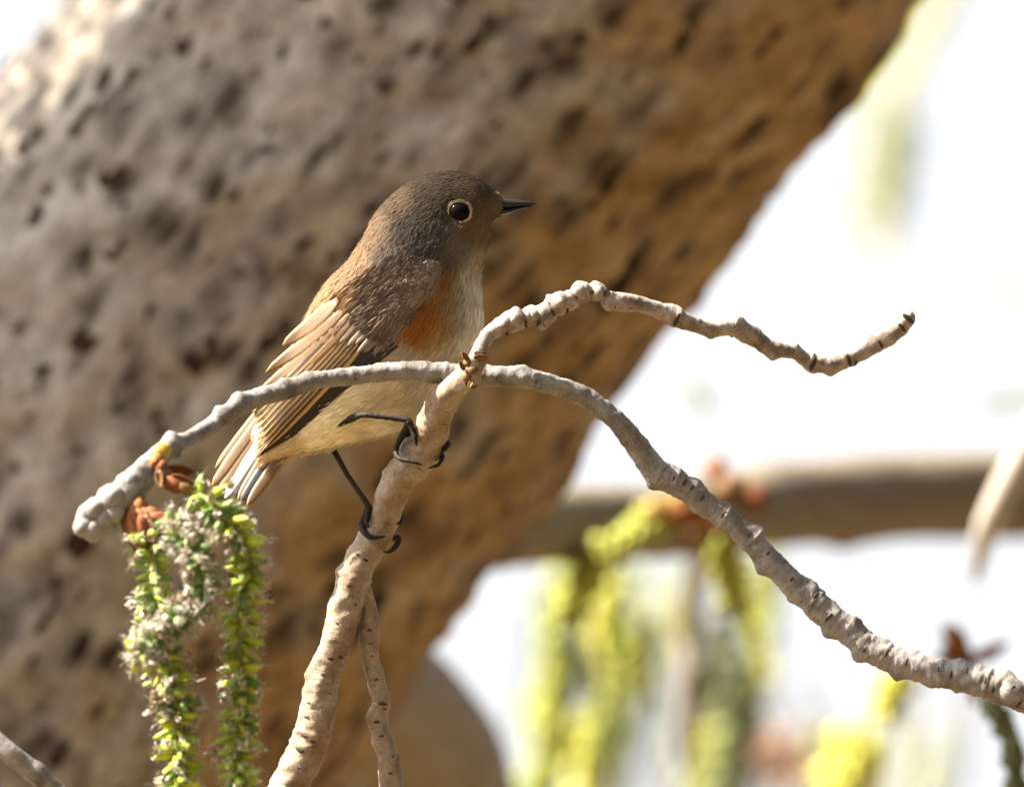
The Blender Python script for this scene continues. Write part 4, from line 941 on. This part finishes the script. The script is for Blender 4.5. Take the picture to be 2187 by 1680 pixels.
# ------------------------------------------------------------------ far catkins and twigs beyond the branch
def far_twig(name, rows, label, mat='limb', sides=14):
    r_ = empty(name, V(*rows[0][:3])); tag(r_, label, 'twig')
    tube('bark', rows, M[mat], r_, step=10, sides=sides, rough=.08, rough_scale=50); return r_
def far_catkin(path, label, mat, size=34, n=90, mat2=None):
    size *= 1.45; n = int(n * 1.2)
    root = empty('far_catkin', V(*path[0])); tag(root, label, 'catkin', 'blurred catkins hanging beyond the branch')
    rows = [(*p, 8) for p in path]
    v, f, uv, C, r, yy = tube_geo(rows, step=10, sides=8, rough=.1); mesh('stalk', v, f, M['rachis'], root, origin=C[0])
    base = CAP[0]; bv = np.array([x.co for x in base.vertices]); bfc = [list(p.vertices) for p in base.polygons]
    T = np.gradient(C, axis=0); T /= np.linalg.norm(T, axis=1)[:, None]
    vs = []; fs = []
    for i in range(n):
        j = min(len(C) - 1, int((i + .5) / n * len(C))); a = i * 2.4
        n1 = np.cross(T[j], FW); n1 /= np.linalg.norm(n1); n2 = np.cross(T[j], n1)
        z = n1 * math.cos(a) + n2 * math.sin(a) + T[j] * .4; z /= np.linalg.norm(z); x = np.cross(z, T[j]); x /= np.linalg.norm(x); yv = np.cross(z, x)
        L = size * S * rng.uniform(.7, 1.3); k = sum(len(q) for q in vs)
        vs.append(C[j] + (bv[:, :1] * x + bv[:, 1:2] * yv) * L * .9 + bv[:, 2:3] * z * L); fs += [[d + k for d in ff] for ff in bfc]
    tag(mesh('florets', np.vstack(vs), fs, M[mat], root), kind='stuff')
    return root
far_twig('hanging_twig', [(1500, 1110, .72, 26), (1490, 1210, .9, 26), (1475, 1330, .95, 25), (1470, 1450, .95, 24), (1460, 1560, .95, 20), (1455, 1640, .95, 10)], 'dark twig hanging straight down from the orange buds', 'limb')
def line(u0, v0, u1, v1, y, wob=14, n=6):
    return [(u0 + (u1 - u0) * t + wob * math.sin(t * 7 + u0), v0 + (v1 - v0) * t, y) for t in np.linspace(0, 1, n)]
far_catkin([(1470, 1085, .60), (1400, 1105, .60), (1340, 1150, .61), (1270, 1210, .63), (1225, 1300, .66)], 'green catkin springing left from the orange buds', 'far_green', 34, 100)
far_catkin([(1530, 1120, .62), (1545, 1170, .62), (1560, 1240, .64), (1565, 1290, .66)], 'short yellow-green catkin below the orange buds', 'far_green', 32, 60)
far_catkin(line(1215, 1190, 1165, 1500, 1.2), 'pale green catkin edging the white gap beside the trunk', 'far_green', 34, 90)
far_catkin(line(1180, 1480, 1130, 1800, 1.2), 'olive catkin beside the smooth grey limb', 'far_green', 44, 90)
far_catkin(line(1260, 1540, 1240, 1800, 1.3), 'bright yellow catkin with orange tip low beside the trunk', 'far_yellow', 46, 80)
far_catkin(line(1310, 1200, 1330, 1420, 1.6), 'faint grey-green catkin under the level branch', 'far_dark', 24, 50)
far_catkin(line(1385, 1320, 1350, 1480, 1.7), 'small faint lime catkin between two white gaps', 'far_green', 22, 40)
far_catkin(line(1320, 1480, 1300, 1620, 1.5), 'dusky green catkin behind the yellow one', 'far_dark', 30, 50)
far_catkin(line(1570, 1400, 1560, 1800, 1.1), 'dark olive catkin right of the hanging twig', 'far_dark', 40, 110)
far_catkin(line(1520, 1560, 1500, 1800, 1.3), 'dull green catkin below the hanging twig', 'far_green', 30, 60)
far_catkin(line(1830, 1560, 1810, 1800, 1.0), 'large bright yellow catkin under the arching twig', 'far_yellow', 52, 80)
far_catkin(line(1930, 1440, 1880, 1520, .8), 'lime catkin tip just under the arching twig', 'far_yellow', 34, 40)
far_catkin([(2110, 1480, .35), (2140, 1540, .35), (2165, 1620, .35), (2175, 1720, .35), (2180, 1800, .35)], 'dark green catkin hanging at the thick end of the arching twig', 'far_dark', 22, 170)
far_catkin(line(1680, 1590, 1640, 1640, 1.2, 20), 'pinkish bud tuft low between the green catkins', 'far_pink', 40, 40)
far_catkin(line(1720, 1560, 1690, 1700, 1.4, 20), 'faint mauve tuft beside the pinkish bud tuft', 'far_pink', 26, 36)
far_catkin([(2030, -120, 2.6), (2000, 0, 2.6), (1940, 120, 2.6), (1890, 250, 2.6), (1870, 400, 2.6), (1875, 530, 2.6)], 'tall pale yellow-green catkin hanging against the white sky', 'far_yellow', 36, 100)
far_catkin([(1940, 250, 1.9), (1930, 350, 1.9), (1910, 460, 1.9)], 'faint grey catkin close behind the tall pale one', 'far_dark', 26, 36)
far_catkin([(1478, 815, 1.0), (1490, 840, 1.0), (1508, 872, 1.0)], 'tiny pale green sprig between the knotty and arching twigs', 'far_green', 14, 24)
far_catkin([(2110, 650, 1.8), (2160, 630, 1.8), (2220, 610, 1.8)], 'faint yellowish sprig beyond the tip of the knotty twig', 'far_yellow', 14, 16)
far_catkin([(2110, 866, .9), (2150, 858, .9), (2230, 846, .9)], 'thin grey sprig above the level branch', 'far_dark', 12, 20)
oc = empty('orange_bud_cluster', V(2060, 1420, .5)); tag(oc, 'orange split bud standing behind the thick end of the arching twig', 'bud')
tube('stalk', [(2085, 1500, .5, 12), (2075, 1430, .5, 14), (2068, 1390, .5, 12)], M['bud'], oc, step=6, sides=10)
scales(oc, [(2066, 1410, .5, 70, -.6, -.2, .35, 'orange_scale'), (2060, 1405, .5, 80, -.25, -.2, .9, 'orange_scale'), (2080, 1405, .5, 70, .9, -.2, .3, 'red_scale'), (2060, 1410, .5, 64, -.9, -.2, .1, 'orange_scale'), (2110, 1390, .5, 50, .8, -.2, .3, 'orange_scale'), (2050, 1390, .51, 70, -.5, 0, .8, 'yellow_scale')])
# many more strands hanging in the blurred distance, alike but for their place
for k in range(44):
    u_ = rng.uniform(1120, 1640); v_ = rng.uniform(1180, 1560); L_ = rng.uniform(90, 300); y_ = rng.uniform(1.0, 2.4)
    km = ['far_green', 'far_dark', 'far_yellow', 'far_dark'][k % 4]; big_ = k % 3 == 0
    far_catkin(line(u_, v_, u_ + rng.uniform(-30, 20), v_ + L_, y_, 10), {'far_green': 'soft mid-green', 'far_dark': 'soft dark olive', 'far_yellow': 'soft pale yellow'}[km] + ' strand hanging in the distance under the level branch', km, rng.uniform(13, 22) * (1.5 if big_ else 1), 44)
for k in range(8):
    u_ = rng.uniform(1650, 2150); v_ = rng.uniform(1500, 1640); y_ = rng.uniform(1.2, 2.4)
    far_catkin(line(u_, v_, u_ - 20, v_ + 220, y_, 10), 'soft yellow-green strand in the distance below the arching twig', ['far_green', 'far_yellow'][k % 2], rng.uniform(15, 26), 36)

for k, (u0_, v0_, u1_, v1_, y_, r_w) in enumerate([(1150, 1300, 1420, 1760, 1.6, 11), (1620, 1240, 1380, 1780, 1.5, 13), (1260, 1180, 1300, 1760, 2.0, 12), (1560, 1280, 1660, 1800, 1.8, 12), (1700, 1520, 1900, 1780, 1.5, 10), (1960, 1480, 1820, 1790, 1.7, 10), (2060, 1500, 2010, 1790, 1.3, 9)]):
    far_twig('far_twig', [(u0_, v0_ - 60, y_, r_w), ((u0_ + u1_) / 2 + 25, (v0_ + v1_) / 2, y_, r_w * .9), (u1_, v1_, y_ + .05, r_w * .6)],
             ['thin brown twig slanting down beside the pale gap by the trunk', 'dark twig slanting across the hanging green strands', 'upright faint twig behind the green strands', 'faint twig leaning beside the dark olive catkin', 'thin twig slanting under the arching twig to the yellow catkin', 'thin twig leaning over the large yellow catkin', 'faint upright twig below the orange split bud'][k], 'limb', 10)
# ------------------------------------------------------------------ added unseen leaf canopy, overhead and behind the lens, to cut the sky fill
nl = 44000
q = rng.normal(0, 1, (nl, 3)); q /= np.linalg.norm(q, axis=1)[:, None]
cl = np.array([(3.2, 3.0, 5.2), (1.6, 0.4, 5.4), (4.2, 0.2, 4.6), (0.4, -2.6, 5.0), (3.0, -3.0, 4.4), (-1.6, -3.2, 4.4), (5.2, 3.6, 4.0), (1.6, 2.6, 6.6), (-3.2, -3.0, 3.8), (5.4, -1.8, 3.4), (-4.5, -4.5, 2.4), (-2.2, -5.0, 2.2), (0.4, -5.2, 2.2), (2.8, -5.0, 2.0), (5.0, -4.0, 2.0), (6.4, -.5, 2.2), (6.8, 2.6, 2.4)])
ci = rng.integers(len(cl), size=nl)
cp = cl[ci] + q * (rng.random((nl, 1)) ** .45) * np.array((1.25, 1.35, .95))
# keep the sun's way to the bird and trunk and the lens' view clear
rel = cp - V(850, 800, .2); al = rel @ sd; dist = np.linalg.norm(rel - al[:, None] * sd, axis=1)
vz = (cp - CAM) @ FW; vo_ = np.linalg.norm((cp - CAM) - vz[:, None] * FW, axis=1)
cp = cp[~((al > 0) & (dist < .9)) & ~((vz > 0) & (vo_ < .5))]
nl = len(cp); d_ = rng.normal(0, 1, (nl, 3)); d_[:, 2] -= .6; d_ /= np.linalg.norm(d_, axis=1)[:, None]
n_ = np.cross(d_, rng.normal(0, 1, (nl, 3))); n_ /= np.linalg.norm(n_, axis=1)[:, None]
vs, fs = blades_geo(cp, d_, n_, rng.uniform(.09, .17, nl), rng.uniform(.03, .055, nl), .3)
M['leaf'] = plain('shade_leaf', (0.05, 0.07, 0.02), (0.10, 0.12, 0.03), 30, .6, .3)
vq, fq = blades_geo(*SUN_DAPPLE, rng.uniform(.008, .014, nsp), rng.uniform(.0022, .0036, nsp), .3)
tag(mesh('sun_dapple_leaves', vq, fq, M['leaf'], tree), kind='stuff')
cr = tag(mesh('sky_block_crown', vs, fs, M['leaf'], tree), kind='stuff')
for k, c in enumerate(cl[:10]):  # boughs holding up the added canopy
    p0 = np.array((2.55, 5.2, 6.2)) if c[1] > 1.5 else np.array((2.9, 2.4, 5.3))
    if k == 0: p0 = np.array((1.1, 5.6, 5.2))
    mid_p = (p0 + c) / 2 + np.array((0, 0, .35))
    R_ = catmull(np.array([(*p0, .06), (*mid_p, .045), (*c, .02)]), .15)
    vs = []; fs = []
    for i_, w_ in enumerate(R_):
        for j_ in range(8):
            t = j_ * math.pi / 4; vs.append(w_[:3] + w_[3] * np.array((math.cos(t), math.sin(t) * .7, math.sin(t) * .7)))
    for i_ in range(len(R_) - 1):
        for j_ in range(8): fs.append([i_ * 8 + j_, i_ * 8 + (j_ + 1) % 8, i_ * 8 + 8 + (j_ + 1) % 8, i_ * 8 + 8 + j_])
    mesh('bough', vs, fs, M['limb'], tree, uv=np.zeros((len(vs), 2)))
print('objects', len(bpy.data.objects))
